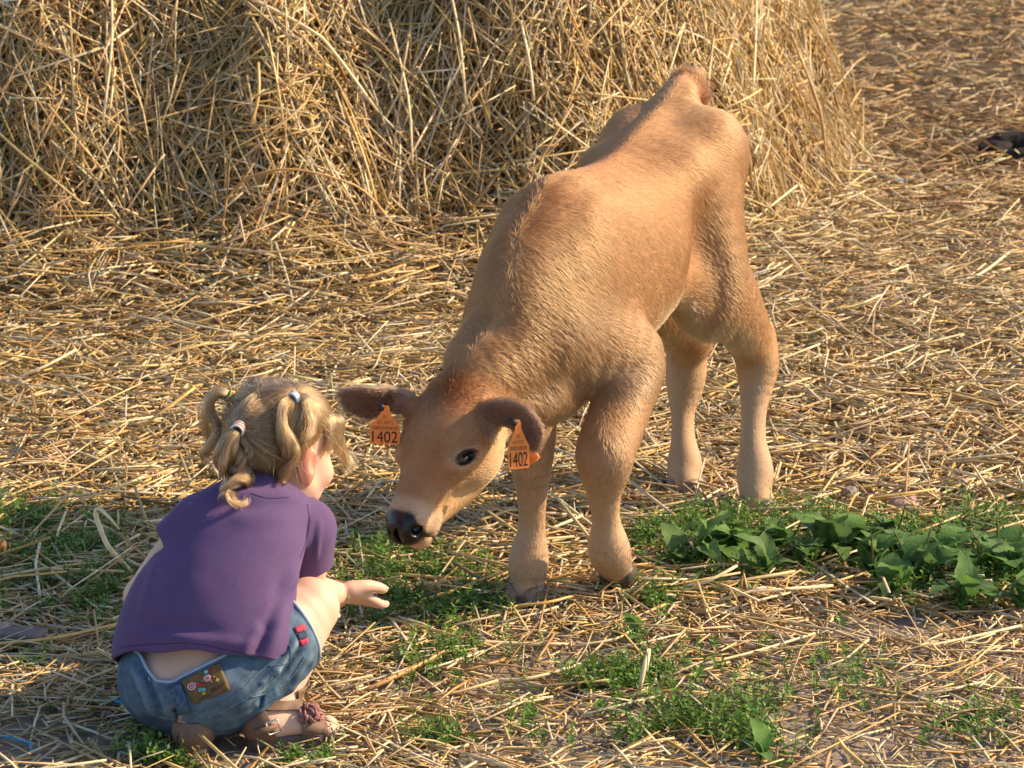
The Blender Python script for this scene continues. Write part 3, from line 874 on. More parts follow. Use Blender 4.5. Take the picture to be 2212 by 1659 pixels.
def sample_surface(V, F, n, weight=None):
    T = np.concatenate([F[:, [0, 1, 2]], F[:, [0, 2, 3]]])
    A = 0.5 * np.linalg.norm(np.cross(V[T[:, 1]] - V[T[:, 0]], V[T[:, 2]] - V[T[:, 0]]), axis=1)
    if weight is not None: A = A * weight[T].mean(1)
    cs = np.cumsum(A); t = np.searchsorted(cs, RNG.random(n) * cs[-1])
    t = np.minimum(t, len(T) - 1)
    r1 = np.sqrt(RNG.random(n)); r2 = RNG.random(n)
    w = np.stack([1 - r1, r1 * (1 - r2), r1 * r2], 1)
    return T[t], w

def calf_fur(n):
    wt = cFur * (cV[:, 2] > 0.004)
    # what the camera can face gets the hair
    t, w = sample_surface(cV, cF, n, wt)
    p = (cV[t] * w[:, :, None]).sum(1); nn = nrm((cN[t] * w[:, :, None]).sum(1)); c = (cC[t] * w[:, :, None]).sum(1)
    a, b, z = p.T
    h = head_uvw(p)
    flow = np.zeros_like(p); ln = np.full(len(p), 0.017)
    # trunk: back and down
    flow[:] = (-0.75, 0, -0.55)
    sg = np.tanh((b + 0.012 * vnoise(p, 30, 64)) / 0.04)
    flow[:, 1] = sg * 0.2
    top = sstep(0.5, 0.9, nn[:, 2])
    flow[:, 1] += sg * 0.4 * top
    legs = sstep(0.44, 0.34, z) * (a < 0.2)
    flow = flow * (1 - legs)[:, None] + np.array([-0.15, 0, -1.0]) * legs[:, None]
    ln = ln * (1 - legs) + 0.0085 * legs
    chest = np.exp(-(((a - 0.10) / 0.09) ** 2 + ((z - 0.46) / 0.10) ** 2))
    ln = ln + 0.012 * chest
    belly = sstep(-0.3, -0.8, nn[:, 2]) * sstep(0.3, 0.38, z) * (a < 0.1)
    ln = ln + 0.014 * belly
    ridge = np.exp(-(b / 0.03) ** 2) * sstep(0.6, 0.9, nn[:, 2]) * (a > -0.1) * (a < 0.2)
    ln = ln + 0.008 * ridge
    neck = sstep(0.03, 0.12, a) * sstep(0.34, 0.22, a)
    ln = ln + 0.004 * neck
    ish = (a > 0.16) & (h[:, 0] > -0.06) & (h[:, 0] < 0.33)
    hd = -(h[:, 0:1] * 0 + 1) * 0.4 * HE1 + (h[:, 1:2] * 8) * HE2 - 0.5 * HE3 * (np.abs(h[:, 1:2]) > 0.045)
    face = ish * 1.0
    flow = flow * (1 - face)[:, None] + hd * face[:, None]
    ln = np.where(ish, 0.0075, ln)
    tuft = np.exp(-((h[:, 0] - 0.0) / 0.045) ** 2 - (h[:, 1] / 0.055) ** 2) * ish
    ln = ln + 0.011 * tuft
    tailm = sstep(-0.67, -0.71, a) * sstep(0.74, 0.79, z)
    ln = ln + 0.022 * tailm
    flow = flow + tailm[:, None] * np.array([0.2, 0.0, 1.6])
    earm = np.zeros(len(p))
    for ear in EARS:
        d = np.min([np.linalg.norm(p - q, axis=1) for q in catmull(np.array(ear['pts'][1:]), 3)], axis=0)
        m = (d < 0.05); ax = nrm(ear['pts'][-1] - ear['pts'][0])
        flow = np.where(m[:, None], ax, flow); ln = np.where(m, 0.013, ln); earm = np.maximum(earm, m)
    sw = np.stack([vnoise(p, 8, 5), vnoise(p, 8, 6), vnoise(p, 8, 7)], 1)
    sw2 = np.stack([vnoise(p, 60, 8), vnoise(p, 60, 9), vnoise(p, 60, 10)], 1)
    flow = nrm(flow) + 0.30 * sw + 0.07 * sw2 + RNG.normal(0, 0.12, p.shape) + tuft[:, None] * RNG.normal(0, 0.8, p.shape)
    flow = nrm(flow - nn * (flow * nn).sum(1)[:, None])
    ln = ln * RNG.uniform(0.6, 1.15, len(p)) * (1 + 0.12 * sw2[:, 0])
    lift = np.clip(RNG.normal(0.15, 0.06, len(p)) + 0.35 * tuft + 0.06 * chest + 0.10 * ridge + 0.45 * tailm + 0.25 * earm + 0.12 * face, 0.05, 0.9)
    k = 4
    pts = np.zeros((len(p), k, 3))
    for i in range(k):
        s = i / (k - 1)
        pts[:, i] = p - nn * 0.0008 + flow * (ln * s)[:, None] + nn * (ln * lift * (s - 0.45 * s * s) * 1.3)[:, None]
        pts[:, i, 2] -= ln * 0.10 * s * s
    cl = 1 + 0.05 * vnoise(p, 130, 61) + 0.07 * vnoise(p, 40, 62)
    c = c * cl[:, None] * RNG.uniform(0.80, 1.22, (len(p), 1))
    return pts, c
fp, fc = calf_fur(300000)
coat = strands("coat", L2W(fp.reshape(-1, 3)).reshape(fp.shape), np.array([0.00036, 0.00036, 0.00028, 0.00008]), fc, m_fur)
adopt(coat, calf)
coat["label"] = "short tan coat of hair"

# ---- eyes
m_eye, nt, bs = mat_new("calf_eye")
bs.inputs["Base Color"].default_value = (0.010, 0.008, 0.009, 1); bs.inputs["Roughness"].default_value = 0.06
bs.inputs["Specular IOR Level"].default_value = 0.7
f = noise_tex(nt, 300); nt.links.new(ramp(nt, f, [(0.3, (0.006, 0.005, 0.006)), (0.7, (0.016, 0.012, 0.012))]), bs.inputs["Base Color"])
def uvsphere(c, r, axes, nu=20, nv=12):
    th = np.linspace(0, math.pi, nv + 1); ph = np.arange(nu) / nu * 2 * math.pi
    V = []
    for t in th:
        for q in ph:
            V.append((math.sin(t) * math.cos(q), math.sin(t) * math.sin(q), math.cos(t)))
    V = np.array(V) * np.asarray(r)
    i = np.arange(nv)[:, None] * nu; j = np.arange(nu)[None]
    Q = np.stack([i + j, i + nu + j, i + nu + (j + 1) % nu, i + (j + 1) % nu], -1).reshape(-1, 4)
    return V @ np.asarray(axes) + np.asarray(c), Q
m_lash = simple("eyelash_brown", (0.05, 0.03, 0.02), 0.6)
for s in (1, -1):
    ec, EB = eye_frame(s)
    V, Q = uvsphere(ec - 0.003 * EB[2], np.array([0.0215, 0.0130, 0.0115]) * HS, EB)
    eye = mesh_np("eye", L2W(V), Q, m_eye); adopt(eye, calf)
    # lashes
    n = 90
    an = RNG.uniform(0.15, math.pi - 0.15, n)
    up_ = EB[1] if EB[1] @ HE3 - EB[1] @ HE1 > 0 else -EB[1]
    root = np.array([ec + HS * (0.0205 * math.cos(t) * EB[0] + 0.0140 * math.sin(t) * up_ + 0.006 * EB[2]) for t in an])
    out = np.array([0.5 * math.cos(t) * EB[0] + 0.25 * math.sin(t) * up_ + 0.85 * EB[2] for t in an])
    pts = np.stack([root + out * q * 0.016 + np.outer(np.full(n, -0.005 * q * q), up_) for q in (0, 0.4, 0.75, 1.0)], 1)
    ls = strands("eyelashes", L2W(pts.reshape(-1, 3)).reshape(pts.shape), np.array([0.0006, 0.0005, 0.0004, 0.0001]), np.tile([0.05, 0.03, 0.02], (n, 1)), m_fur)
    adopt(ls, calf)

# ---- hoof of the lifted foot (two claws) and claws of the planted feet
m_hoof = simple("hoof_horn", (0.22, 0.155, 0.11), 0.45, 0.4, var=0.35, scale=90, bmp=0.2)
m_hoof_dark = simple("dark_hoof_horn", (0.06, 0.045, 0.038), 0.45, 0.4, var=0.35, scale=90, bmp=0.2)
def claw(c, fwd, up, side, size=1.0):
    fwd = nrm(fwd); up = nrm(up); out = []
    side = np.cross(up, fwd)
    for s in (1, -1):
        V, Q = uvsphere((0, 0, 0), (1, 1, 1), np.eye(3), 14, 10)
        V = np.sign(V) * np.abs(V) ** 0.75
        V = V * np.array([0.036, 0.0165, 0.026]) * size
        V[:, 0] += 0.55 * np.clip(-V[:, 2], 0, 1)
        V[:, 2] = np.maximum(V[:, 2], -0.020 * size)
        V[:, 1] += s * 0.0175 * size
        out.append((np.asarray(c) + V[:, :1] * fwd + V[:, 1:2] * side + V[:, 2:] * up, Q))
    return out
for c, fw, up, sz in ((CP(1138, 1292, 4.765), (1, 0.0, 0), (0, 0, 1), 1.12), (CP(1634, 1098, 5.305), (1, 0.1, 0), (0, 0, 1), 1.10), (CP(1481, 1056, 5.47), (1, -0.1, 0), (0, 0, 1), 1.08),
                      (CP(1337, 1246, 4.815), (-0.45, -0.05, -0.80), (0.80, 0, -0.45), 1.0)):
    up = np.array(up, float); fw = nrm(fw); up = nrm(up - fw * (up @ fw))
    for V, Q in claw(c, fw, up, None, sz):
        o = mesh_np("hoof", L2W(V), Q, m_hoof_dark if sz == 1.0 else m_hoof); adopt(o, calf)

# ---- ear tags
m_tag = simple("orange_plastic", (0.80, 0.235, 0.045), 0.42, 0.4, var=0.10, scale=35)
m_ink = simple("black_print", (0.012, 0.011, 0.011), 0.6, var=0.3)
m_ink2 = simple("faded_print", (0.30, 0.12, 0.04), 0.6, var=0.3)
m_stud = simple("dark_stud", (0.02, 0.018, 0.018), 0.5)
def text_mesh(txt, size):
    cu = bpy.data.curves.new("lettering", 'FONT'); cu.body = txt; cu.size = size
    cu.align_x = 'CENTER'; cu.align_y = 'CENTER'; cu.extrude = 0.0; cu.offset = 0.0
    o = bpy.data.objects.new("lettering_source", cu); COL.objects.link(o)
    dg = bpy.context.evaluated_depsgraph_get()
    me = bpy.data.meshes.new_from_object(o.evaluated_get(dg))
    bpy.data.objects.remove(o)
    return me
def ear_tag(origin, ax, ay, w, hgt, txt, small, lab, back_tag):
    """flat plastic flag: a wide panel with the number, tapering to a neck at the stud; ax to the right, ay up"""
    ax = nrm(ax); ay = nrm(ay - ax * (np.asarray(ay) @ ax)); az = np.cross(ax, ay)
    o2 = [(-0.5, -1), (-0.44, -1.03), (0.44, -1.03), (0.5, -1), (0.5, -0.45), (0.40, -0.36), (0.14, -0.02), (0.13, 0.14), (0.07, 0.20), (-0.07, 0.20), (-0.13, 0.14), (-0.14, -0.02), (-0.40, -0.36), (-0.5, -0.45)]
    o2 = np.array(o2) * (w, hgt)
    th = 0.0011
    n = len(o2)
    def bend(xy): return origin + xy[:, :1] * ax + xy[:, 1:2] * ay + 0 * az
    V = np.concatenate([bend(o2) + az * th, bend(o2) - az * th])
    me = bpy.data.meshes.new("ear_tag")
    faces = [list(range(n)), list(range(2 * n - 1, n - 1, -1))] + [[i, n + i, n + (i + 1) % n, (i + 1) % n] for i in range(n)]
    me.from_pydata([tuple(q) for q in V], [], faces); me.materials.append(m_tag)
    t = link("ear_tag", me); adopt(t, calf); t["label"] = lab
    def letters(s, size, x, y, mat, sx=1.0):
        m = text_mesh(s, size)
        co = np.array([v.co[:] for v in m.vertices])[:, :2]; lo2, hi2 = co.min(0), co.max(0)
        xy = (co - (lo2 + hi2) / 2) / (hi2 - lo2) * (sx * w, size) + (x, y)
        q = bend(xy) + az * (th + 0.0006)
        m.vertices.foreach_set("co", q.astype(np.float32).ravel()); m.materials.clear(); m.materials.append(mat)
        m.update()
        lo = link("number_print", m); lo.parent = t
    letters(txt, hgt * 0.36, 0, -hgt * 0.79, m_ink, 0.84)
    for s_, y_, z_ in small: letters(s_, hgt * z_ * 0.75, 0, hgt * y_, m_ink2, 0.13 if len(s_) < 3 else 0.52)
    # bar code
    parts = []
    x = -0.40 * w
    while x < 0.40 * w:
        bw = random.choice([0.0006, 0.0010, 0.0014])
        q = np.array([(x, -0.56 * hgt), (x + bw, -0.56 * hgt), (x + bw, -0.455 * hgt), (x, -0.455 * hgt)])
        parts.append((bend(q) + az * (th + 0.0006), np.array([[0, 1, 2, 3]]))); x += bw + random.choice([0.0008, 0.0012])
    V, Q = join(parts); b = mesh_np("bar_code", V, Q, m_ink2, smooth=False); b.parent = t
    V, Q = tube(np.array([origin + ay * hgt * 0.13 - ax * 0.007 - az * 0.016, origin + ay * hgt * 0.13 - ax * 0.007 + az * 0.001, origin + ay * hgt * 0.13 - ax * 0.007 + az * 0.003]), [0.0062, 0.0062, 0.004], 14)
    s = mesh_np("stud", V, Q, m_stud); s.parent = t
    return t
# left ear tag, catching the sun, and its back half behind the ear
ear_tag(P(1119, 924, 4.462), np.array([0.95, 0.30, 0.0]), np.array([-0.03, 0.05, 1.0]), 0.037, 0.068, "1402", [("FR", -0.22, 0.13), ("69 5073", -0.36, 0.13)], "orange ear tag reading 1402 on the drooping ear", True)
ear_tag(P(832, 890, 4.56), np.array([0.97, -0.12, 0.0]), np.array([0.10, 0.1, 1.0]), 0.052, 0.054, "1402", [("FR", -0.16, 0.15), ("69 5073", -0.33, 0.16)], "orange ear tag reading 1402 under the level ear, partly behind the brow", True)
V, Q = tube(np.array([P(1148, 985, 4.535), P(1151, 985, 4.538)]), [0.016, 0.016], 4)
o = mesh_np("tag_back", V, Q, m_tag, smooth=False); adopt(o, calf)
# ------------------------------------------------------------------ the crouching child
girl = empty("person", tuple(G(470, 1600)))
tag(girl, "crouching child in a purple shirt and denim shorts holding out an open hand", "person")

TR = nrm([0.93, -0.36, 0.0])           # torso: towards the child's right
HDF = nrm([0.74, 0.64, -0.20])         # head: facing
HDR = nrm(np.cross(HDF, [0, 0, 1.0])); HDU = np.cross(HDR, HDF)
HDB = np.stack([HDF, HDR, HDU])
HC = P(606, 952, 4.32)                 # centre of the skull
def HD(f, r, u): return HC + f * HDF + r * HDR + u * HDU

hipR = P(476, 1452, 4.105); kneeR = P(668, 1312, 4.215); ankR = P(584, 1558, 4.075)
hipL = P(372, 1462, 4.15); kneeL = P(392, 1330, 4.37); ankL = P(420, 1572, 4.055)
shR = P(662, 1142, 4.27); elR = P(664, 1280, 4.315); wrR = P(728, 1283, 4.385)
shL = P(436, 1132, 4.205); elL = P(306, 1288, 4.215); wrL = P(350, 1340, 4.34)
SPINE = [P(428, 1472, 4.115), P(440, 1400, 4.125), P(474, 1290, 4.155), P(522, 1190, 4.205), P(558, 1110, 4.25)]

def build_body():
    F = Field((-0.78, 3.98, -0.004), (-0.16, 4.56, 0.57), 0.0026)
    F.loft(SPINE, [0.103, 0.096, 0.090, 0.094, 0.074], [0.078, 0.072, 0.066, 0.068, 0.050], TR, k=0.03, sub=10)
    F.loft([shL, P(548, 1098, 4.25), shR], [0.036, 0.042, 0.036], k=0.04)
    # neck and head
    F.loft([P(560, 1110, 4.265), P(588, 1050, 4.295), HD(-0.012, 0, -0.05)], [0.045, 0.038, 0.042], k=0.02)
    F.ell(HD(-0.008, 0, 0.012), (0.087, 0.073, 0.080), HDB, k=0.02)            # skull
    F.ell(HD(0.040, 0, -0.028), (0.044, 0.060, 0.066), HDB, k=0.03)            # face
    F.ell(HD(0.052, 0, -0.080), (0.022, 0.026, 0.018), HDB, k=0.025)           # chin
    F.loft([HD(0.010, 0.052, -0.055), HD(0.050, 0.030, -0.078)], [0.020, 0.018], k=0.03)
    F.loft([HD(0.010, -0.052, -0.055), HD(0.050, -0.030, -0.078)], [0.020, 0.018], k=0.03)
    for s in (1, -1):
        F.ell(HD(0.062, s * 0.034, -0.045), (0.023, 0.023, 0.024), HDB, k=0.02)  # cheeks
        F.ell(HD(0.0835, s * 0.030, -0.008), (0.010, 0.016, 0.010), HDB, k=0.012, op='sub')
        # ear: rim, lobe and hollow
        eb = np.stack([nrm(HDF * 0.92 + HDR * s * 0.30), nrm(HDR * s * 0.95 - HDF * 0.30), HDU])
        F.ell(HD(0.002, s * 0.077, -0.024), (0.018, 0.0080, 0.029), eb, k=0.008)
        F.ell(HD(0.006, s * 0.074, -0.048), (0.010, 0.007, 0.012), eb, k=0.008)
        F.ell(HD(0.012, s * 0.087, -0.020), (0.012, 0.0075, 0.018), eb, k=0.004, op='sub')
    F.loft([HD(0.086, 0, -0.010), HD(0.096, 0, -0.034)], [0.006, 0.0105], k=0.014)     # nose
    F.ell(HD(0.093, 0, -0.036), (0.009, 0.014, 0.007), HDB, k=0.008)
    F.loft([HD(0.078, 0.016, -0.059), HD(0.086, 0, -0.057), HD(0.078, -0.016, -0.059)], 0.006, k=0.006)   # lips
    F.loft([HD(0.078, 0.013, -0.068), HD(0.083, 0, -0.068), HD(0.078, -0.013, -0.068)], 0.006, k=0.005)
    # arms
    F.loft([shR, (shR + elR) / 2, elR], [0.036, 0.033, 0.028], k=0.02)
    F.loft([elR, elR * 0.55 + wrR * 0.45, wrR], [0.029, 0.027, 0.0205], k=0.012)
    F.loft([shL, (shL + elL) / 2 + np.array([-0.006, 0, 0]), elL], [0.036, 0.031, 0.028], k=0.02)
    F.loft([elL, (elL + wrL) / 2, wrL], [0.028, 0.026, 0.020], k=0.012)
    F.loft([wrL, wrL + np.array([0.03, 0.05, -0.005]), wrL + np.array([0.05, 0.09, -0.02])], [0.020, 0.026, 0.012], [0.015, 0.013, 0.008], (0.8, -0.5, 0), k=0.01)
    # legs
    F.loft([hipR, hipR * 0.5 + kneeR * 0.5 + np.array([0, -0.012, -0.006]), kneeR], [0.075, 0.066, 0.048], k=0.03)
    F.loft([kneeR, kneeR * 0.62 + ankR * 0.38 + np.array([-0.004, -0.012, -0.004]), kneeR * 0.25 + ankR * 0.75, ankR], [0.046, 0.041, 0.031, 0.026], k=0.012)
    F.loft([hipL, (hipL + kneeL) / 2, kneeL], [0.075, 0.066, 0.048], k=0.03)
    F.loft([kneeL, kneeL * 0.6 + ankL * 0.4, ankL], [0.046, 0.042, 0.026], k=0.012)
    # buttocks
    F.ell(P(480, 1470, 4.085), (0.074, 0.070, 0.061), k=0.03)
    F.ell(P(376, 1472, 4.095), (0.074, 0.070, 0.061), k=0.03)
    # feet: heel, instep, ball, toes
    for ank, fd in ((ankR, FD_R), (ankL, FD_L)):
        fd = nrm(fd); sd = np.cross(fd, [0, 0, 1.0]); a = np.array([ank[0], ank[1], 0])
        q = lambda x, y, z: a + 0.84 * x * fd + 0.92 * y * sd + np.array([0, 0, z])
        F.loft([ank, q(-0.012, 0, 0.040)], [0.026, 0.026], k=0.015)
        F.loft([q(-0.022, 0, 0.032), q(0.03, 0, 0.034), q(0.075, 0.002, 0.027), q(0.098, 0.002, 0.022)], [0.024, 0.027, 0.030, 0.028], [0.022, 0.024, 0.015, 0.010], sd, k=0.015)
        F.loft([ank + np.array([0, 0, -0.005]), q(0.045, 0, 0.044)], [0.025, 0.020], k=0.015)
        for i, (y, L, r) in enumerate(((-0.0195, 0.125, 0.0095), (-0.003, 0.126, 0.0072), (0.009, 0.121, 0.0068), (0.020, 0.115, 0.0064), (0.029, 0.107, 0.006))):
            y2 = y if ank is ankR else -y
            if ank is ankR: y2 = y
            F.loft([q(0.092, y2 * 0.95, 0.020), q(L - 0.010, y2, 0.022), q(L, y2, 0.017)], [r, r, r * 0.9], k=0.004)
    # right hand: palm up, thumb nearest the viewer
    T_, U_, S_ = HAND
    h = lambda x, y, z: wrR + x * T_ + y * S_ + z * U_
    F.loft([wrR, h(0.018, 0.0, 0.0), h(0.040, 0.001, -0.001), h(0.054, 0.0, -0.002)], [0.019, 0.025, 0.029, 0.026], [0.0165, 0.0155, 0.0125, 0.0095], S_, k=0.010)
    for y, L, r, dz in ((0.0195, 0.041, 0.0076, -0.013), (0.0065, 0.046, 0.0076, -0.009), (-0.0075, 0.043, 0.0072, -0.005), (-0.0205, 0.034, 0.0064, -0.001)):
        F.loft([h(0.044, y * 0.9, -0.002), h(0.052 + L * 0.40, y * 1.05, -0.004 + dz * 0.6), h(0.052 + L * 0.75, y * 1.08, -0.003 + dz), h(0.052 + L, y * 1.08, -0.001 + dz)], [r * 1.15, r * 1.08, r, r * 0.82], k=0.005)
    F.ell(h(0.020, 0.020, 0.006), (0.021, 0.012, 0.012), np.stack([T_, S_, U_]), k=0.012)   # ball of the thumb
    F.loft([h(0.014, 0.020, 0.006), h(0.034, 0.031, 0.010), h(0.058, 0.035, 0.010), h(0.076, 0.034, 0.008)], [0.0135, 0.0115, 0.0098, 0.0080], k=0.008)
    return F.mesh(3)

FD_R = np.array([0.95, 0.30, 0.0]); FD_L = np.array([0.06, 1.0, 0.0])
_T = nrm(P(826, 1292, 4.455) - wrR); _U = np.array([-0.10, 0.42, 0.88]); _U = nrm(_U - _T * (_U @ _T)); _S = np.cross(_T, _U)
if _S[1] > 0: _S = -_S                                   # S points to the thumb side, towards the viewer
HAND = (_T, _U, _S)
gV, gF = build_body()
gN = vnormals(gV, gF)

def skin_colour(V):
    n1 = vnoise(V, 18, 11); n2 = vnoise(V, 60, 12)
    c = np.tile([0.60, 0.385, 0.29], (len(V), 1))
    def bl(c, col, m): return c + (np.asarray(col) - c) * np.clip(m, 0, 1)[:, None]
    hq = (V - HC) @ HDB.T
    ear = sstep(0.045, 0.028, np.linalg.norm((hq - np.array([0.004, 0.078, -0.026])) / np.array([1.0, 0.6, 1.0]), axis=1)) * sstep(0.070, 0.077, hq[:, 1])
    c = bl(c, (0.70, 0.26, 0.17), ear * 0.85)
    cheek = np.exp(-(np.linalg.norm(hq - np.array([0.07, 0.04, -0.045]), axis=1) / 0.03) ** 2)
    c = bl(c, (0.72, 0.33, 0.26), cheek * 0.5)
    lips = np.exp(-((hq[:, 2] + 0.063) / 0.008) ** 2 - (hq[:, 1] / 0.018) ** 2) * (hq[:, 0] > 0.07)
    c = bl(c, (0.58, 0.20, 0.18), lips * 0.8)
    for q in (kneeR, elR, elL):
        c = bl(c, (0.68, 0.36, 0.27), np.exp(-(np.linalg.norm(V - q, axis=1) / 0.05) ** 2) * 0.3)
    tips = (V - wrR) @ HAND[0]
    near = np.linalg.norm(V - wrR, axis=1) < 0.16
    c = bl(c, (0.70, 0.33, 0.25), sstep(0.055, 0.10, tips) * near * 0.4)
    foot = sstep(0.05, 0.03, V[:, 2])
    c = bl(c, (0.60, 0.36, 0.27), foot * 0.4)
    return np.clip(c * (1 + 0.04 * n1 + 0.03 * n2)[:, None], 0, 1)
m_skin, nt, bs = mat_new("skin")
at = N(nt, "ShaderNodeAttribute", attribute_name="col")
nt.links.new(at.outputs["Color"], bs.inputs["Base Color"])
bs.inputs["Roughness"].default_value = 0.52; bs.inputs["Specular IOR Level"].default_value = 0.35
bs.inputs["Subsurface Weight"].default_value = 0.35; bs.inputs["Subsurface Radius"].default_value = (1.0, 0.35, 0.2); bs.inputs["Subsurface Scale"].default_value = 0.006
bump(nt, noise_tex(nt, 420, 3), 0.10, 0.001, bs)
gb = mesh_np("body", gV, gF, m_skin, attrs={"col": skin_colour(gV)}); adopt(gb, girl)
# thumb nail
T_, U_, S_ = HAND
m_nail = simple("nail", (0.74, 0.45, 0.40), 0.3, 0.5, var=0.05)
nb = np.stack([T_, nrm(np.cross(U_ * 0.75 + S_ * 0.7, T_)), nrm(U_ * 0.45 + S_ * 0.9)])
V, Q = uvsphere(wrR + 0.0765 * T_ + 0.034 * S_ + 0.008 * U_ + nb[2] * 0.0054, (0.0058, 0.0050, 0.0018), nb)
o = mesh_np("thumb_nail", V, Q, m_nail); adopt(o, girl)

def largest_piece(V, T):
    lab = np.arange(len(V))
    while True:
        m = lab[T].min(1); new = lab.copy()
        for k in range(3): np.minimum.at(new, T[:, k], m)
        new = new[new]
        if (new == lab).all(): break
        lab = new
    best = np.bincount(lab[T[:, 0]]).argmax()
    return compact(V, T[lab[T[:, 0]] == best])
# ---- purple shirt
def build_shirt():
    F = Field((-0.78, 3.98, 0.05), (-0.20, 4.45, 0.52), 0.0028)
    sp = [P(412, 1452, 4.110), P(422, 1395, 4.120), P(450, 1290, 4.150), P(512, 1185, 4.202), P(556, 1110, 4.247), P(580, 1072, 4.275)]
    F.loft(sp, [0.127, 0.134, 0.124, 0.108, 0.080, 0.048], [0.096, 0.093, 0.086, 0.080, 0.060, 0.045], TR, k=0.03, sub=12)
    F.loft([shL, P(550, 1100, 4.247), shR], [0.042, 0.047, 0.042], k=0.05)
    F.loft([shR, shR * 0.42 + elR * 0.58], [0.043, 0.042], k=0.03)
    F.loft([shL, shL * 0.66 + elL * 0.34 + np.array([-0.012, -0.004, 0.012])], [0.040, 0.036], k=0.03)
    F.loft([P(560, 1310, 4.145), P(556, 1380, 4.105), P(550, 1415, 4.09)], [0.050, 0.058, 0.056], k=0.06)   # cloth over the hip
    F.loft([P(572, 1092, 4.265), P(590, 1060, 4.285)], [0.047, 0.042], k=0.02)      # collar
    V, Q = F.mesh(10)
    n = vnormals(V, Q)
    # folds: drag lines from the armpits to the lower back and soft ripples at the hem
    pr = project(V); x, y = pr[:, 0], pr[:, 1]
    back = sstep(0.0, 0.4, -n[:, 1])
    d = np.zeros(len(V))
    def fold(x0, y0, x1, y1, w, h):
        e = np.array([x1 - x0, y1 - y0]); L = np.linalg.norm(e); e = e / L
        t = ((x - x0) * e[0] + (y - y0) * e[1]) / L; s = -(x - x0) * e[1] + (y - y0) * e[0]
        return h * np.exp(-(s / w) ** 2) * sstep(-0.1, 0.25, t) * sstep(1.1, 0.75, t)
    d += fold(640, 1215, 575, 1420, 15, 0.0045) - fold(620, 1240, 545, 1420, 16, 0.0035)
    d += fold(660, 1225, 560, 1330, 13, 0.0032) - fold(590, 1345, 540, 1425, 14, 0.0045) + fold(565, 1350, 520, 1425, 12, 0.004)
    d += fold(350, 1200, 300, 1380, 16, 0.004) - fold(380, 1220, 340, 1400, 18, 0.0035)
    d += fold(480, 1075, 640, 1068, 12, 0.003) - fold(470, 1100, 640, 1092, 14, 0.0025) + fold(500, 1128, 640, 1118, 16, 0.002)
    d += fold(300, 1370, 560, 1395, 14, 0.003) - fold(290, 1345, 480, 1365, 16, 0.0025)
    d += fold(690, 1120, 680, 1210, 7, 0.0025) - fold(668, 1110, 652, 1215, 5, 0.003)
    d += 0.0012 * vnoise(V, 13, 21) + 0.0005 * vnoise(V, 30, 22)
    V = V + n * (1.5 * d * back)[:, None]
    # hem: a wavy cut round the lower back; sleeve and neck openings
    hem_n = nrm(np.cross(P(590, 1436, 4.10) - P(262, 1408, 4.06), np.array([0.05, 1, -0.55]))); hem_n = hem_n if hem_n[2] > 0 else -hem_n
    hem0 = P(420, 1406, 4.03)
    c = (V - hem0) @ hem_n + 0.0025 * np.sin((V @ TR) * 60)
    c = c - 0.010 * sstep(0.06, 0.14, (V - hem0) @ TR) * -1
    pq = project(V); c = np.minimum(c, np.where(pq[:, 0] > 596, (1392 - pq[:, 1]) / 1390.0 + np.clip((640 - pq[:, 0]) / 1390.0 * 0.6, 0, 1), 1.0))
    for a, b, t in ((shR, elR, 0.50), (shL, elL, 0.30)):
        ax = nrm(b - a); L = np.linalg.norm(b - a)
        s = (V - a) @ ax - t * L + 0.002 * np.sin(np.arctan2((V - a) @ np.cross(ax, TR), (V - a) @ TR) * 3)
        rad = np.linalg.norm((V - a) - np.outer((V - a) @ ax, ax), axis=1)
        side = (V - a) @ (TR if a is shR else -TR)
        c = np.where((rad < 0.062) & (s > -0.012) & (side > -0.028 + 0.0), np.minimum(c, -s), c)
    nx = nrm(P(592, 1050, 4.29) - P(568, 1105, 4.262))
    s = (V - P(588, 1064, 4.283)) @ nx
    c = np.minimum(c, np.where(np.linalg.norm(V - P(590, 1056, 4.285), axis=1) < 0.068, 0.004 - s, 1))
    V, T = clip(V, Q, c)
    return largest_piece(V, T)
sV, sT = build_shirt()
m_shirt, nt, bs = mat_new("purple_jersey")
tc = N(nt, "ShaderNodeTexCoord")
n1 = N(nt, "ShaderNodeTexNoise", i_Scale=14.0, i_Detail=5.0); nt.links.new(tc.outputs["Object"], n1.inputs["Vector"])
n2 = N(nt, "ShaderNodeTexNoise", i_Scale=900.0, i_Detail=2.0); nt.links.new(tc.outputs["Object"], n2.inputs["Vector"])
c = ramp(nt, n1.outputs[0], [(0.3, (0.078, 0.046, 0.128)), (0.7, (0.098, 0.058, 0.152))])
c = mix(nt, 0.35, c, ramp(nt, n2.outputs[0], [(0.35, (0.045, 0.028, 0.075)), (0.65, (0.17, 0.11, 0.23))]))
nt.links.new(c, bs.inputs["Base Color"]); bs.inputs["Roughness"].default_value = 0.85; bs.inputs["Specular IOR Level"].default_value = 0.15
bs.inputs["Sheen Weight"].default_value = 0.2; bs.inputs["Sheen Roughness"].default_value = 0.4; bs.inputs["Sheen Tint"].default_value = (0.75, 0.6, 0.95, 1)
bump(nt, n2.outputs[0], 0.25, 0.0006, bs)
shirt = mesh_np("shirt", sV, sT, m_shirt); adopt(shirt, girl)
md = shirt.modifiers.new("thickness", 'SOLIDIFY'); md.thickness = 0.0022; md.offset = 1.0
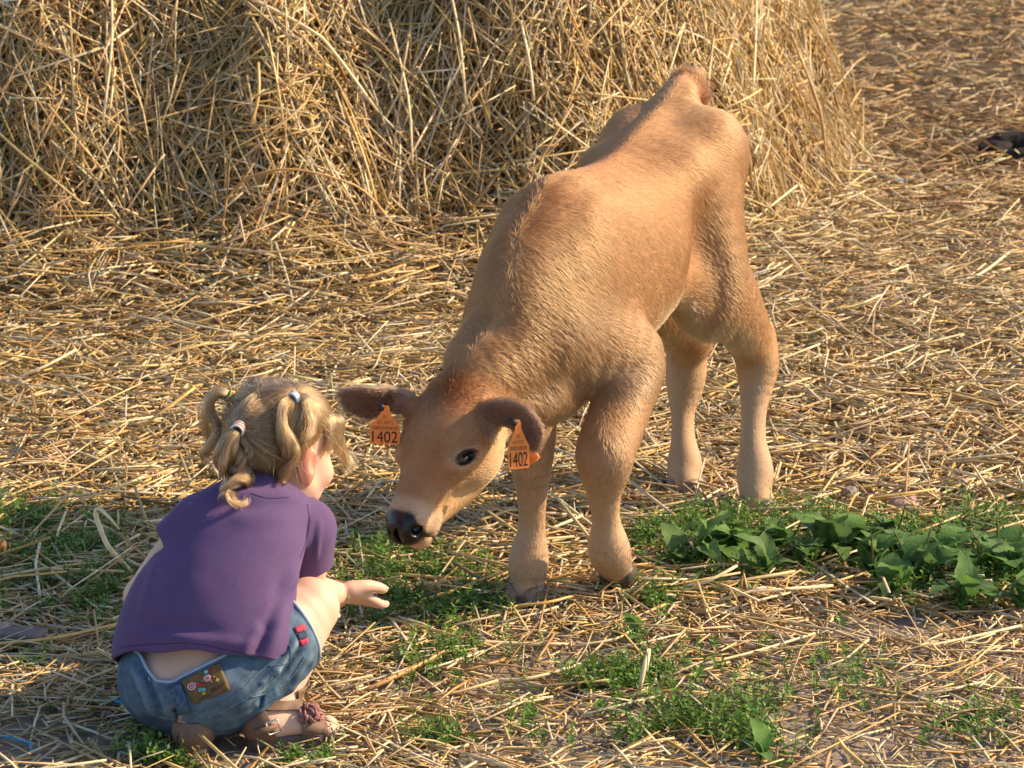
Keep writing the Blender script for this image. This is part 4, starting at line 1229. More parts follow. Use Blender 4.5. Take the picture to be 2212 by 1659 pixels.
def boundary_loops(T):
    e = np.sort(np.concatenate([T[:, [0, 1]], T[:, [1, 2]], T[:, [2, 0]]]), 1)
    u, cnt = np.unique(e, axis=0, return_counts=True)
    adj = {}
    for a, b in u[cnt == 1]:
        adj.setdefault(int(a), []).append(int(b)); adj.setdefault(int(b), []).append(int(a))
    loops = []; seen = set()
    for s in adj:
        if s in seen: continue
        lp = [s]; seen.add(s); cur = s
        while True:
            nx = [q for q in adj[cur] if q not in seen]
            if not nx: break
            cur = nx[0]; seen.add(cur); lp.append(cur)
        loops.append(lp)
    return loops
def smooth_loop(p, it):
    for _ in range(it): p = 0.5 * p + 0.25 * (np.roll(p, 1, 0) + np.roll(p, -1, 0))
    return p
def loop_tube(p, r, sides=6):
    p = np.concatenate([p, p[:1]])
    return tube(p, r, sides, cap=False)
sN = vnormals(sV, sT)
for lp in boundary_loops(sT):
    if len(lp) < 60: continue
    p = smooth_loop(sV[lp][:: 3], 4)
    V, Q = loop_tube(p, 0.0021)
    o = mesh_np("hem", V, Q, m_shirt); o.parent = shirt

# ---- denim shorts
def build_shorts():
    F = Field((-0.78, 3.96, 0.0), (-0.20, 4.45, 0.30), 0.0028)
    F.loft(SPINE[:2], [0.112, 0.105], [0.088, 0.082], TR, k=0.03)
    F.ell(P(480, 1470, 4.085), (0.082, 0.078, 0.068), k=0.04)
    F.ell(P(376, 1470, 4.095), (0.080, 0.078, 0.068), k=0.04)
    F.loft([hipR, hipR * 0.5 + kneeR * 0.5 + np.array([0.002, -0.032, -0.006]), hipR * 0.05 + kneeR * 0.95 + np.array([0, -0.008, 0])], [0.084, 0.078, 0.062], k=0.04)
    F.loft([hipL, (hipL + kneeL) / 2, hipL * 0.2 + kneeL * 0.8], [0.086, 0.077, 0.066], k=0.04)
    V, Q = F.mesh(3)
    n = vnormals(V, Q)
    pr = project(V); x, y = pr[:, 0], pr[:, 1]
    front = sstep(-0.1, 0.3, -n[:, 1])
    d = np.zeros(len(V))
    def fold(x0, y0, x1, y1, w, h):
        e = np.array([x1 - x0, y1 - y0]); L = np.linalg.norm(e); e = e / L
        t = ((x - x0) * e[0] + (y - y0) * e[1]) / L; s = -(x - x0) * e[1] + (y - y0) * e[0]
        return h * np.exp(-(s / w) ** 2) * sstep(-0.1, 0.2, t) * sstep(1.1, 0.8, t)
    d += fold(590, 1460, 640, 1380, 8, 0.005) - fold(606, 1470, 652, 1400, 7, 0.005) + fold(560, 1480, 600, 1440, 8, 0.004)
    d += fold(620, 1500, 672, 1410, 7, 0.004) - fold(560, 1520, 610, 1462, 8, 0.004) + fold(520, 1530, 575, 1480, 8, 0.003)
    d += fold(285, 1440, 330, 1545, 9, 0.004) - fold(305, 1440, 350, 1550, 9, 0.004)
    d -= fold(375, 1530, 395, 1580, 7, 0.006)                      # seat seam
    d += 0.0022 * vnoise(V, 28, 31) + 0.0010 * vnoise(V, 70, 32)
    V = V + n * (1.7 * d * front)[:, None]
    # waist: dips at the small of the back, gapes away from the skin
    pr = project(V); x, y = pr[:, 0], pr[:, 1]
    wy = np.interp(x, [240, 285, 303, 318, 338, 372, 392, 476, 540, 575, 610, 640], [1385, 1400, 1414, 1446, 1471, 1474, 1462, 1420, 1385, 1340, 1290, 1250])
    c = (y - wy) / 1390.0
    far = (n[:, 1] > 0.0) & (V[:, 2] > 0.11)
    c = np.where(far, 0.165 - V[:, 2], c)
    low = V[:, 1] < 4.30
    c = np.where(low | (V[:, 2] > 0.16), c, 1.0)
    ax = nrm(kneeR - hipR); L = np.linalg.norm(kneeR - hipR)
    t = (V - hipR) @ ax - 0.72 * L - 0.06 * ((V - hipR) @ np.cross(ax, [0, 1, 0]))
    c = np.where((V - hipR) @ ax > 0.55 * L, np.where(V[:, 0] > P(550, 1400, 4.2)[0], -t, c), c)
    ax = nrm(kneeL - hipL); L = np.linalg.norm(kneeL - hipL)
    t = (V - hipL) @ ax - 0.72 * L
    c = np.where((V[:, 0] < P(540, 1400, 4.2)[0]) & (t > -0.05) & (V[:, 1] > 4.28), -t, c)
    return largest_piece(*clip(V, Q, c))
dV, dT = build_shorts()
dN = vnormals(dV, dT)
def denim(name, base, lite, fade_lo, fade_hi):
    m, nt, bs = mat_new(name)
    tc = N(nt, "ShaderNodeTexCoord")
    n1 = N(nt, "ShaderNodeTexNoise", i_Scale=22.0, i_Detail=6.0, i_Roughness=0.65); nt.links.new(tc.outputs["Object"], n1.inputs["Vector"])
    mp = N(nt, "ShaderNodeMapping"); mp.inputs["Scale"].default_value = (900, 900, 120); nt.links.new(tc.outputs["Object"], mp.inputs["Vector"])
    n2 = N(nt, "ShaderNodeTexNoise", i_Scale=1.0, i_Detail=2.0); nt.links.new(mp.outputs[0], n2.inputs["Vector"])
    c = ramp(nt, n1.outputs[0], [(fade_lo, base), (fade_hi, lite)])
    c = mix(nt, 0.35, c, mix(nt, n2.outputs[0], tuple(0.45 * q for q in base), tuple(min(1, 1.7 * q) for q in lite)))
    geo = N(nt, "ShaderNodeNewGeometry")
    pw = ramp(nt, geo.outputs["Pointiness"], [(0.49, (0, 0, 0)), (0.56, (1, 1, 1))])
    c = mix(nt, mix(nt, 1.0, pw, (0.35, 0.35, 0.35), 'MULTIPLY'), c, (0.36, 0.42, 0.48))
    nt.links.new(c, bs.inputs["Base Color"]); bs.inputs["Roughness"].default_value = 0.85; bs.inputs["Specular IOR Level"].default_value = 0.15
    bump(nt, n2.outputs[0], 0.35, 0.0008, bs)
    return m
m_denim = denim("denim", (0.012, 0.032, 0.072), (0.080, 0.145, 0.215), 0.38, 0.68)
m_denim_dark = denim("dark_denim", (0.020, 0.042, 0.085), (0.07, 0.12, 0.18), 0.35, 0.75)
m_denim_lite = denim("light_denim", (0.17, 0.25, 0.36), (0.30, 0.38, 0.48), 0.3, 0.7)
m_edge = denim("pale_denim_edge", (0.16, 0.25, 0.42), (0.26, 0.36, 0.52), 0.3, 0.7)
m_seam = simple("denim_seam", (0.105, 0.150, 0.200), 0.9, 0.1, var=0.6, scale=260)
m_thread = simple("seam_thread", (0.34, 0.32, 0.27), 0.8)
shorts = mesh_np("shorts", dV, dT, m_denim); adopt(shorts, girl)
md = shorts.modifiers.new("thickness", 'SOLIDIFY'); md.thickness = 0.003; md.offset = -1.0
loops = [lp for lp in boundary_loops(dT) if len(lp) > 60]
for lp in loops:
    p = smooth_loop(dV[lp][:: 3], 3)
    waist = p[:, 0].mean() < P(600, 1400, 4.2)[0] and p[:, 1].mean() < 4.32
    V, Q = loop_tube(p, 0.0026 if waist else 0.0032)
    o = mesh_np("waist_edge" if waist else "leg_hem", V, Q, m_edge if waist else m_denim_lite); o.parent = shorts

from mathutils.bvhtree import BVHTree
def bvh_of(V, T): return BVHTree.FromPolygons([tuple(q) for q in V], [tuple(int(i) for i in t) for t in T])
bv_shorts = bvh_of(dV, dT)
def drop(px, py, bv, off=0.0):
    """where the ray of a pixel meets a surface, and the surface normal"""
    o = Vector((0, 0, CAM_H)); d = (Vector(P(px, py, 4.0)) - o).normalized()
    h, n, _, _ = bv.ray_cast(o, d)
    if h is None: return None, None
    n = n if n.dot(d) < 0 else -n
    return np.array(h) + np.array(n) * off, np.array(n)
def drape_line(pts, bv, r, name, mat, parent, off=0.001, step=4, sides=5):
    pts = catmull(np.array(pts, float), 8); out = []
    for x, y in pts:
        h, n = drop(x, y, bv, off)
        if h is not None and (not out or np.linalg.norm(h - out[-1]) < 0.05): out.append(h)
    if len(out) < 3: return None
    V, Q = tube(np.array(out), r, sides)
    o = mesh_np(name, V, Q, mat); o.parent = parent
    return o
def drape_patch(quad, bv, nu, nv, thick, name, mat, parent, off=0.002):
    """cloth patch laid on a surface: quad = four pixel corners (tl, tr, br, bl)"""
    q = np.array(quad, float); V = np.zeros((nv + 1, nu + 1, 3)); ok = True
    nn = np.zeros(3)
    for j in range(nv + 1):
        for i in range(nu + 1):
            a, b = i / nu, j / nv
            x, y = (1 - b) * ((1 - a) * q[0] + a * q[1]) + b * ((1 - a) * q[3] + a * q[2])
            h, n = drop(x, y, bv, off)
            if h is None: return None, None
            V[j, i] = h; nn += n
    nn = nrm(nn)
    for _ in range(3): V[1:-1, 1:-1] = 0.5 * V[1:-1, 1:-1] + 0.125 * (V[:-2, 1:-1] + V[2:, 1:-1] + V[1:-1, :-2] + V[1:-1, 2:])
    i = np.arange(nv)[:, None] * (nu + 1) + np.arange(nu)[None]
    Q = np.stack([i, i + nu + 1, i + nu + 2, i + 1], -1).reshape(-1, 4)
    o = mesh_np(name, V.reshape(-1, 3), Q, mat); o.parent = parent
    md = o.modifiers.new("thickness", 'SOLIDIFY'); md.thickness = thick; md.offset = 0
    return o, (V, nn)
bv_sh = bvh_of(sV + sN * 0.0022, sT)
m_shseam = simple("shirt_thread", (0.055, 0.033, 0.085), 0.9, 0.1)
drape_line([(262, 1398), (330, 1392), (420, 1390), (500, 1406), (585, 1420)], bv_sh, 0.0006, "hem_stitch", m_shseam, shirt, 0.0002)
drape_line([(664, 1090), (668, 1130), (660, 1170), (648, 1205)], bv_sh, 0.0008, "sleeve_seam", m_shseam, shirt, 0.0002)
drape_line([(540, 1066), (580, 1076), (625, 1074)], bv_sh, 0.0006, "collar_stitch", m_shseam, shirt, 0.0002)
# seams, yoke, belt loop, pocket, hem tabs
drape_line([(296, 1500), (330, 1528), (395, 1540), (455, 1532), (520, 1490), (570, 1440)], bv_shorts, 0.0012, "seam", m_seam, shorts, 0.0003)
drape_line([(310, 1532), (360, 1552), (440, 1551), (520, 1515), (590, 1462)], bv_shorts, 0.0012, "seam", m_seam, shorts, 0.0003)
drape_line([(352, 1500), (372, 1530), (378, 1556)], bv_shorts, 0.0012, "seam", m_seam, shorts, 0.0003)
drape_line([(425, 1512), (470, 1504), (520, 1472), (560, 1436)], bv_shorts, 0.0011, "seam", m_seam, shorts, 0.0003)
drape_line([(580, 1440), (618, 1432), (628, 1402), (612, 1380)], bv_shorts, 0.0011, "seam", m_seam, shorts, 0.0003)
drape_line([(540, 1508), (590, 1492), (630, 1462), (660, 1415)], bv_shorts, 0.0011, "seam", m_seam, shorts, 0.0003)
m_loop = simple("denim_loop", (0.05, 0.095, 0.16), 0.85, 0.15, var=0.45, scale=180)
for q in ([(366, 1478), (392, 1476), (412, 1535), (388, 1540)],):
    o, _ = drape_patch(q, bv_shorts, 5, 8, 0.003, "belt_loop", m_loop, shorts, 0.0035)
o, _ = drape_patch([(570, 1500), (596, 1485), (602, 1500), (560, 1530)], bv_shorts, 4, 5, 0.002, "pocket_tab", m_loop, shorts, 0.003)
m_navy = simple("navy_twill", (0.035, 0.055, 0.09), 0.85, 0.15, var=0.3, scale=400)
m_red = simple("red_braid", (0.36, 0.05, 0.09), 0.9, 0.1, var=0.4, scale=500)
for q in ([(634, 1356), (655, 1349), (659, 1361), (639, 1369)], [(645, 1384), (662, 1378), (665, 1388), (649, 1395)]):
    drape_patch(q, bv_shorts, 4, 3, 0.0014, "red_tab", m_red, shorts, 0.0022)
drape_patch([(640, 1370), (659, 1363), (662, 1377), (645, 1383)], bv_shorts, 4, 3, 0.0014, "blue_tab", m_navy, shorts, 0.0022)
# embroidered leather patch
m_leather = simple("olive_leather", (0.120, 0.075, 0.030), 0.65, 0.3, var=0.25, scale=130, bmp=0.3, bd=0.001)
PQ = np.array([(394, 1470), (474, 1433), (497, 1488), (419, 1520)], float)
patch, pinfo = drape_patch(PQ, bv_shorts, 12, 9, 0.0022, "leather_patch", m_leather, shorts, 0.0042)
print("patch", patch is not None)
if patch is not None:
    PV, PN = pinfo
    def on_patch(a, b, off=0.0022):
        x = np.clip(a, 0, 1) * 12; y = np.clip(b, 0, 1) * 9
        i = np.minimum(x.astype(int), 11); j = np.minimum(y.astype(int), 8); fx = (x - i)[:, None]; fy = (y - j)[:, None]
        return (1 - fy) * ((1 - fx) * PV[j, i] + fx * PV[j, i + 1]) + fy * ((1 - fx) * PV[j + 1, i] + fx * PV[j + 1, i + 1]) + PN * off
    # coordinates below in (0..1, 0..1) of the patch
    emb = {k: simple("embroidery_" + k, v, 0.7, 0.3, var=0.15, scale=900) for k, v in dict(pink=(0.78, 0.50, 0.55), red=(0.42, 0.02, 0.05), blue=(0.15, 0.55, 0.66), yellow=(0.62, 0.52, 0.06), coral=(0.70, 0.16, 0.13)).items()}
    def stitch(pts, col, r=0.0007, closed=False, name="embroidery"):
        pts = np.array(pts, float)
        if closed: pts = np.concatenate([pts, pts[:1]])
        V, Q = tube(on_patch(pts[:, 0], pts[:, 1]), r, 5); return (V, Q)
    def flower(cx, cy, r, n, wob):
        t = np.linspace(0, 2 * math.pi, 49); rr = r * (1 + wob * np.cos(n * t)); return np.stack([cx + rr * np.cos(t), cy + rr * 1.3 * np.sin(t)], 1)
    def leaf2(cx, cy, a, L):
        return [(cx - L * math.cos(a), cy - L * 1.3 * math.sin(a)), (cx, cy), (cx + L * math.cos(a), cy + L * 1.3 * math.sin(a))]
    sets = dict(pink=[flower(0.17, 0.36, 0.095, 9, 0.14), flower(0.17, 0.36, 0.04, 6, 0.1), flower(0.60, 0.34, 0.075, 8, 0.10), flower(0.60, 0.34, 0.038, 6, 0.1)],
                red=[flower(0.17, 0.37, 0.018, 3, 0.1), flower(0.60, 0.34, 0.014, 3, 0.1)] + [leaf2(0.40 + dx, 0.46 + dy, a, 0.055) for dx, dy, a in ((0, 0, 0.4), (0.05, 0.05, 0.1), (-0.02, -0.06, 1.2), (0.06, -0.02, -0.3), (0.02, 0.03, 0.8))] + [leaf2(0.74, 0.14, 1.1, 0.06), leaf2(0.80, 0.12, 2.2, 0.06), leaf2(0.77, 0.18, 1.6, 0.05)],
                coral=[leaf2(0.31, 0.30, 0.9, 0.04), leaf2(0.33, 0.38, 0.2, 0.03), leaf2(0.75, 0.38, 0.3, 0.04), leaf2(0.66, 0.50, 1.2, 0.035), leaf2(0.20, 0.62, 0.9, 0.03), leaf2(0.47, 0.36, 0.8, 0.035)],
                blue=[flower(0.63, 0.10, 0.035, 5, 0.3), flower(0.33, 0.62, 0.038, 5, 0.3), flower(0.42, 0.66, 0.03, 5, 0.3), flower(0.63, 0.10, 0.015, 5, 0.3)],
                yellow=[flower(0.80, 0.54, 0.025, 4, 0.4), flower(0.38, 0.78, 0.025, 4, 0.4)])
    for k, L in sets.items():
        for q in L: V, Q = stitch(q, k); o = mesh_np("embroidery", V, Q, emb[k]); o.parent = patch
    m_script = simple("burnt_script", (0.030, 0.018, 0.008), 0.8)
    for txt, cx, cy, w_, h_, tl in (("Kan", 0.40, 0.90, 0.26, 0.12, -0.06), ("Raisin", 0.74, 0.76, 0.40, 0.15, -0.20)):
        m = text_mesh(txt, 1.0); co = np.array([v.co[:] for v in m.vertices])[:, :2]; lo2, hi2 = co.min(0), co.max(0)
        q = (co - (lo2 + hi2) / 2) / (hi2 - lo2); a = cx + w_ * (q[:, 0] + 0.25 * q[:, 1]); b = cy - h_ * q[:, 1] + tl * q[:, 0] * 0.4
        m.vertices.foreach_set("co", on_patch(a, b, 0.0016).astype(np.float32).ravel()); m.materials.clear(); m.materials.append(m_script); m.update()
        o = link("script_print", m); o.parent = patch

# ---- sandals
m_sandal = simple("brown_leather", (0.165, 0.098, 0.068), 0.6, 0.3, var=0.22, scale=60, bmp=0.25, bd=0.001)
m_sole = simple("sandal_sole", (0.115, 0.092, 0.080), 0.7, 0.25, var=0.3, scale=80, bmp=0.2)
m_metal = simple("silver_metal", (0.82, 0.78, 0.70), 0.22, 0.5, metal=1.0, var=0.05)
m_rosette = simple("pink_leather", (0.30, 0.14, 0.13), 0.65, 0.3, var=0.25, scale=90, bmp=0.2)
def sandal(ank, fd, right):
    fd = nrm(fd); sd = np.cross(fd, [0, 0, 1.0]); a = np.array([ank[0], ank[1], 0])
    root = empty("sandal", tuple(a)); adopt(root, girl)
    root["label"] = "brown leather sandal with a buckled ankle strap"
    def w(x, y, z): return a + np.outer(x, fd * 0.84) + np.outer(y, sd) + np.outer(z, [0, 0, 1.0])
    # sole outline
    t = np.linspace(-1, 1, 25); x = 0.5 * (t + 1) * 0.172 - 0.046
    hw = np.interp((x + 0.046) / 0.172, [0, 0.06, 0.2, 0.45, 0.75, 0.92, 1], [0.004, 0.020, 0.029, 0.028, 0.036, 0.028, 0.006])
    off = np.interp((x + 0.046) / 0.172, [0, 0.5, 1], [0, 0, 0.004])
    top = np.concatenate([np.stack([x, off + hw], 1), np.stack([x, off - hw], 1)[::-1]])
    n = len(top); zt = 0.021
    V = np.concatenate([w(top[:, 0], top[:, 1], np.full(n, zt)), w(top[:, 0] * 0.98, top[:, 1] * 0.95, np.full(n, -0.004))])
    me = bpy.data.meshes.new("sole"); me.from_pydata([tuple(q) for q in V], [], [list(range(n)), list(range(2 * n - 1, n - 1, -1))] + [[i, n + i, n + (i + 1) % n, (i + 1) % n] for i in range(n)])
    me.materials.append(m_sole); adopt(link("sole", me), root)
    # leather uppers follow the foot surface pushed outwards
    fq = np.stack([(gV - a) @ fd / 0.84, (gV - a) @ sd, gV[:, 2]], 1)
    near = (np.abs(fq[:, 0] - 0.04) < 0.14) & (np.abs(fq[:, 1]) < 0.06) & (fq[:, 2] < 0.085)
    fm = near[gF].all(1)
    def upper(field, off, name, mat):
        V = gV + gN * off; V = V.copy(); c = field(fq[:, 0], fq[:, 1], fq[:, 2])
        Vc, Fc = compact(V, gF[fm]); used = np.zeros(len(gV), bool); used[gF[fm].ravel()] = True
        Vc, Tc = clip(Vc, Fc, c[used])
        if len(Tc) < 4: return None
        o = mesh_np(name, Vc, Tc, mat); md = o.modifiers.new("thickness", 'SOLIDIFY'); md.thickness = 0.0022; md.offset = 0
        adopt(o, root); return o
    upper(lambda x, y, z: np.minimum(np.minimum(0.006 - 0.45 * (z - 0.02) - x, (0.064 if right else 0.050) + 0.10 * (-x) - z), z - 0.008), 0.0035, "heel_cup", m_sandal)
    upper(lambda x, y, z: np.minimum(np.minimum(x - 0.052 - 0.0 * z, 0.108 - x), z - 0.010) - 0.012 * (np.abs(np.sin((x - 0.06) * 110)) > 0.93) * (np.abs(y) > 0.010), 0.0036, "toe_strap", m_sandal)
    if right: upper(lambda x, y, z: np.minimum(0.0065 - np.abs(z - (0.068 - 0.10 * (x - 0.0))), x + 0.060), 0.0050, "ankle_strap", m_sandal)
    if right:
        # buckle: rectangular ring on the outer side of the ankle strap
        cpt = P(588, 1569, 4.02); hx = nrm(fd * 0.98 + np.array([0, 0, 0.22])); hy = nrm(np.array([0, 0, 1.0]) - hx * hx[2])
        rect = np.array([(-1, -0.9), (-0.9, -1), (0.9, -1), (1, -0.9), (1, 0.9), (0.9, 1), (-0.9, 1), (-1, 0.9)]) * (0.0095, 0.0105)
        o_, n_ = drop(588, 1569, bvh_of(gV, np.concatenate([gF[:, [0, 1, 2]], gF[:, [0, 2, 3]]])))
        cpt = o_ + n_ * 0.0095
        p = np.array([cpt + q[0] * hx + q[1] * hy for q in rect]); V, Q = loop_tube(p, 0.0014)
        adopt(mesh_np("buckle", V, Q, m_metal), root)
        V, Q = tube(np.array([cpt - hx * 0.03 + n_ * -0.001, cpt - hx * 0.012, cpt + hx * 0.008 + n_ * 0.001]), [0.0065, 0.006, 0.002], 6)
        adopt(mesh_np("strap_end", V, Q, m_sandal), root)
        # rosette of leather loops on the instep
        rc = ankR * np.array([1, 1, 0]) + 0.060 * nrm(FD_R) + np.array([0.004, -0.016, 0.050]); parts = []
        for k in range(34):
            d = nrm(RNG.normal(0, 1, 3) + np.array([0, -0.3, 0.6])); s1 = nrm(np.cross(d, RNG.normal(0, 1, 3))); s2 = np.cross(d, s1)
            tt = np.linspace(0, 2 * math.pi, 11)
            c0 = rc + d * np.array([0.017, 0.017, 0.012])
            parts.append(tube(np.array([c0 + 0.0068 * math.cos(q) * s1 + 0.0058 * math.sin(q) * d for q in tt]), 0.0019, 6, cap=False))
        V, Q = uvsphere(rc, (0.016, 0.016, 0.011), np.eye(3)); parts.append((V, Q))
        V, Q = join(parts); adopt(mesh_np("rosette", V, Q, m_rosette), root)
    return root
sandal(ankR, FD_R, True)
sl = sandal(ankL, FD_L, False)
m_slit = simple("slit_shadow_leather", (0.03, 0.02, 0.016), 0.8)
bv_b2 = bvh_of(gV, np.concatenate([gF[:, [0, 1, 2]], gF[:, [0, 2, 3]]]))
for x_ in (392, 452):
    q_ = [drop(x_ + dx, y_, bv_b2, 0.0048)[0] for dx, y_ in ((0, 1580), (3 if x_ > 420 else -3, 1590), (4 if x_ > 420 else -4, 1602))]
    if all(k is not None for k in q_):
        V, Q = tube(np.array(q_), [0.0006, 0.0016, 0.0006], 6); adopt(mesh_np("slit", V, Q, m_slit), sl)

# ---- bracelet with a pearl charm
m_gold = simple("gold", (0.80, 0.56, 0.24), 0.25, 0.5, metal=1.0, var=0.15, scale=400)
bt = nrm(wrR - elR); b1 = nrm(np.cross(bt, [0, 0, 1.0])); b2 = np.cross(bt, b1)
tt = np.linspace(0, 2 * math.pi, 41)[:-1]
bc = wrR - bt * 0.004
p = np.array([bc + 0.0245 * math.cos(t) * b1 + 0.0235 * math.sin(t) * b2 + bt * 0.004 * math.cos(t) for t in tt])
V, Q = loop_tube(p, 0.0014 + 0.0004 * np.sin(np.arange(41) * 2.2)); br = mesh_np("bracelet", V, Q, m_gold); adopt(br, girl)
lowp = p[np.argmin(p[:, 2] + 0.5 * p[:, 1])]
V, Q = uvsphere(lowp + np.array([0.003, -0.004, -0.012]), (0.0052,) * 3, np.eye(3)); ch = mesh_np("pearl", V, Q, simple("pearl_white", (0.80, 0.72, 0.60), 0.15, 0.6, var=0.05)); ch.parent = br
V, Q = tube(np.array([lowp, lowp + np.array([0.003, -0.004, -0.008])]), 0.0008, 5); ch = mesh_np("charm_link", V, Q, m_gold); ch.parent = br
# ---- the child's hair: scalp hair drawn into three bunches with ties, curls, loose wisps
m_hair, nt, bs = mat_new("hair_strand")
at = N(nt, "ShaderNodeAttribute", attribute_name="col")
hb_ = N(nt, "ShaderNodeBsdfHairPrincipled"); hb_.parametrization = 'COLOR'
nt.links.new(at.outputs["Color"], hb_.inputs["Color"])
hb_.inputs["Roughness"].default_value = 0.32; hb_.inputs["Radial Roughness"].default_value = 0.45; hb_.inputs["Random Roughness"].default_value = 0.3
nt.links.new(hb_.outputs[0], nt.nodes["Material Output"].inputs[0])
m_scalp = simple("hair_underlayer", (0.20, 0.125, 0.065), 0.7, 0.2, var=0.4, scale=160)
hair = empty("hair", tuple(HC)); adopt(hair, girl)
hair["label"] = "light brown hair in curly bunches"
gT = np.concatenate([gF[:, [0, 1, 2]], gF[:, [0, 2, 3]]])
bv_body = bvh_of(gV, gT)

def hairline(q):
    """positive inside the hair-covered part of the head (head coordinates f, r, u)"""
    f, r, u = q.T
    low = np.interp(f, [-0.10, -0.06, -0.02, 0.005, 0.03, 0.06, 0.08, 0.10], [-0.058, -0.060, -0.040, 0.008, 0.022, 0.022, 0.040, 0.055])
    return u - low
hq = (gV - HC) @ HDB.T
inhead = (np.linalg.norm(hq, axis=1) < 0.105) & (hq[:, 2] > -0.075)
hl = np.where(inhead & ~((np.abs(hq[:, 1]) > 0.078) & (hq[:, 2] < 0.012)), hairline(hq), -1.0)
fm = (hl[gF] > -0.02).all(1) & inhead[gF].all(1)
capV, capF = compact(gV + gN * 0.0045, gF[fm])
used = np.zeros(len(gV), bool); used[gF[fm].ravel()] = True
capV, capT = clip(capV, capF, hl[used] + 0.004 * vnoise(gV[used], 160, 3))
o = mesh_np("hair_base", capV, capT, m_scalp); adopt(o, hair)

def on_head(px, py, off=0.006):
    h, n = drop(px, py, bv_body, off)
    return h
T1 = on_head(506, 872); T2 = on_head(520, 925); T3 = on_head(640, 862)
T1 = T1 if T1 is not None else HD(-0.06, -0.05, 0.05)
t3 = (T3 - HC) @ HDB.T
T4 = HD(t3[0], -t3[1], t3[2])
TIES = np.array([T1, T2, T3, T4])
HAIRC = np.array([0.20, 0.108, 0.047])
def hair_tint(n): return np.clip(HAIRC * RNG.uniform(0.4, 1.8, (n, 1)) * (1 + RNG.normal(0, 0.05, (n, 3))), 0, 1)
# scalp strands
def scalp(n):
    t, w = sample_surface(gV, gF, n, np.clip(np.where(hl > 0, 1.0, 0), 0, 1))
    p = (gV[t] * w[:, :, None]).sum(1)
    q = p - HC; r0 = np.linalg.norm(q, axis=1); a = q / r0[:, None]
    b = nrm(TIES - HC); rt = np.linalg.norm(TIES - HC, axis=1)
    jit = RNG.normal(0, 0.03, p.shape) * 0
    ang = np.arccos(np.clip(a @ b.T, -1, 1)) * np.array([1.0, 1.0, 1.0, 1.0])
    hh = (p - HC) @ HDB.T
    ang[:, 0] += 0.5 * (hh[:, 1] > 0.0); ang[:, 3] += 2.0 * (hh[:, 1] > -0.01); ang[:, 2] += 2.0 * (hh[:, 1] < 0.0)
    k = np.argmin(ang, 1); th = np.maximum(ang[np.arange(len(p)), k], 1e-3)
    th = np.arccos(np.clip((a * b[k]).sum(1), -1, 1)) + 1e-4
    m = 12; pts = np.zeros((len(p), m, 3))
    spread = nrm(np.cross(a, b[k])) * RNG.normal(0, 0.05, (len(p), 1))
    lift = RNG.uniform(0.004, 0.010, len(p))
    for i in range(m):
        s = i / (m - 1)
        d = (np.sin((1 - s) * th) / np.sin(th))[:, None] * a + (np.sin(s * th) / np.sin(th))[:, None] * b[k] + spread * math.sin(math.pi * s) * 0.5
        rad = r0 * (1 - s) + rt[k] * s + lift * math.sin(math.pi * min(1, s * 0.9 + 0.08)) + 0.002
        pts[:, i] = HC + nrm(d) * rad[:, None]
    return pts
sc = scalp(15000)
o = strands("scalp_hair", sc, np.array([0.0003] + [0.00038] * 11), hair_tint(len(sc)), m_hair); adopt(o, hair)

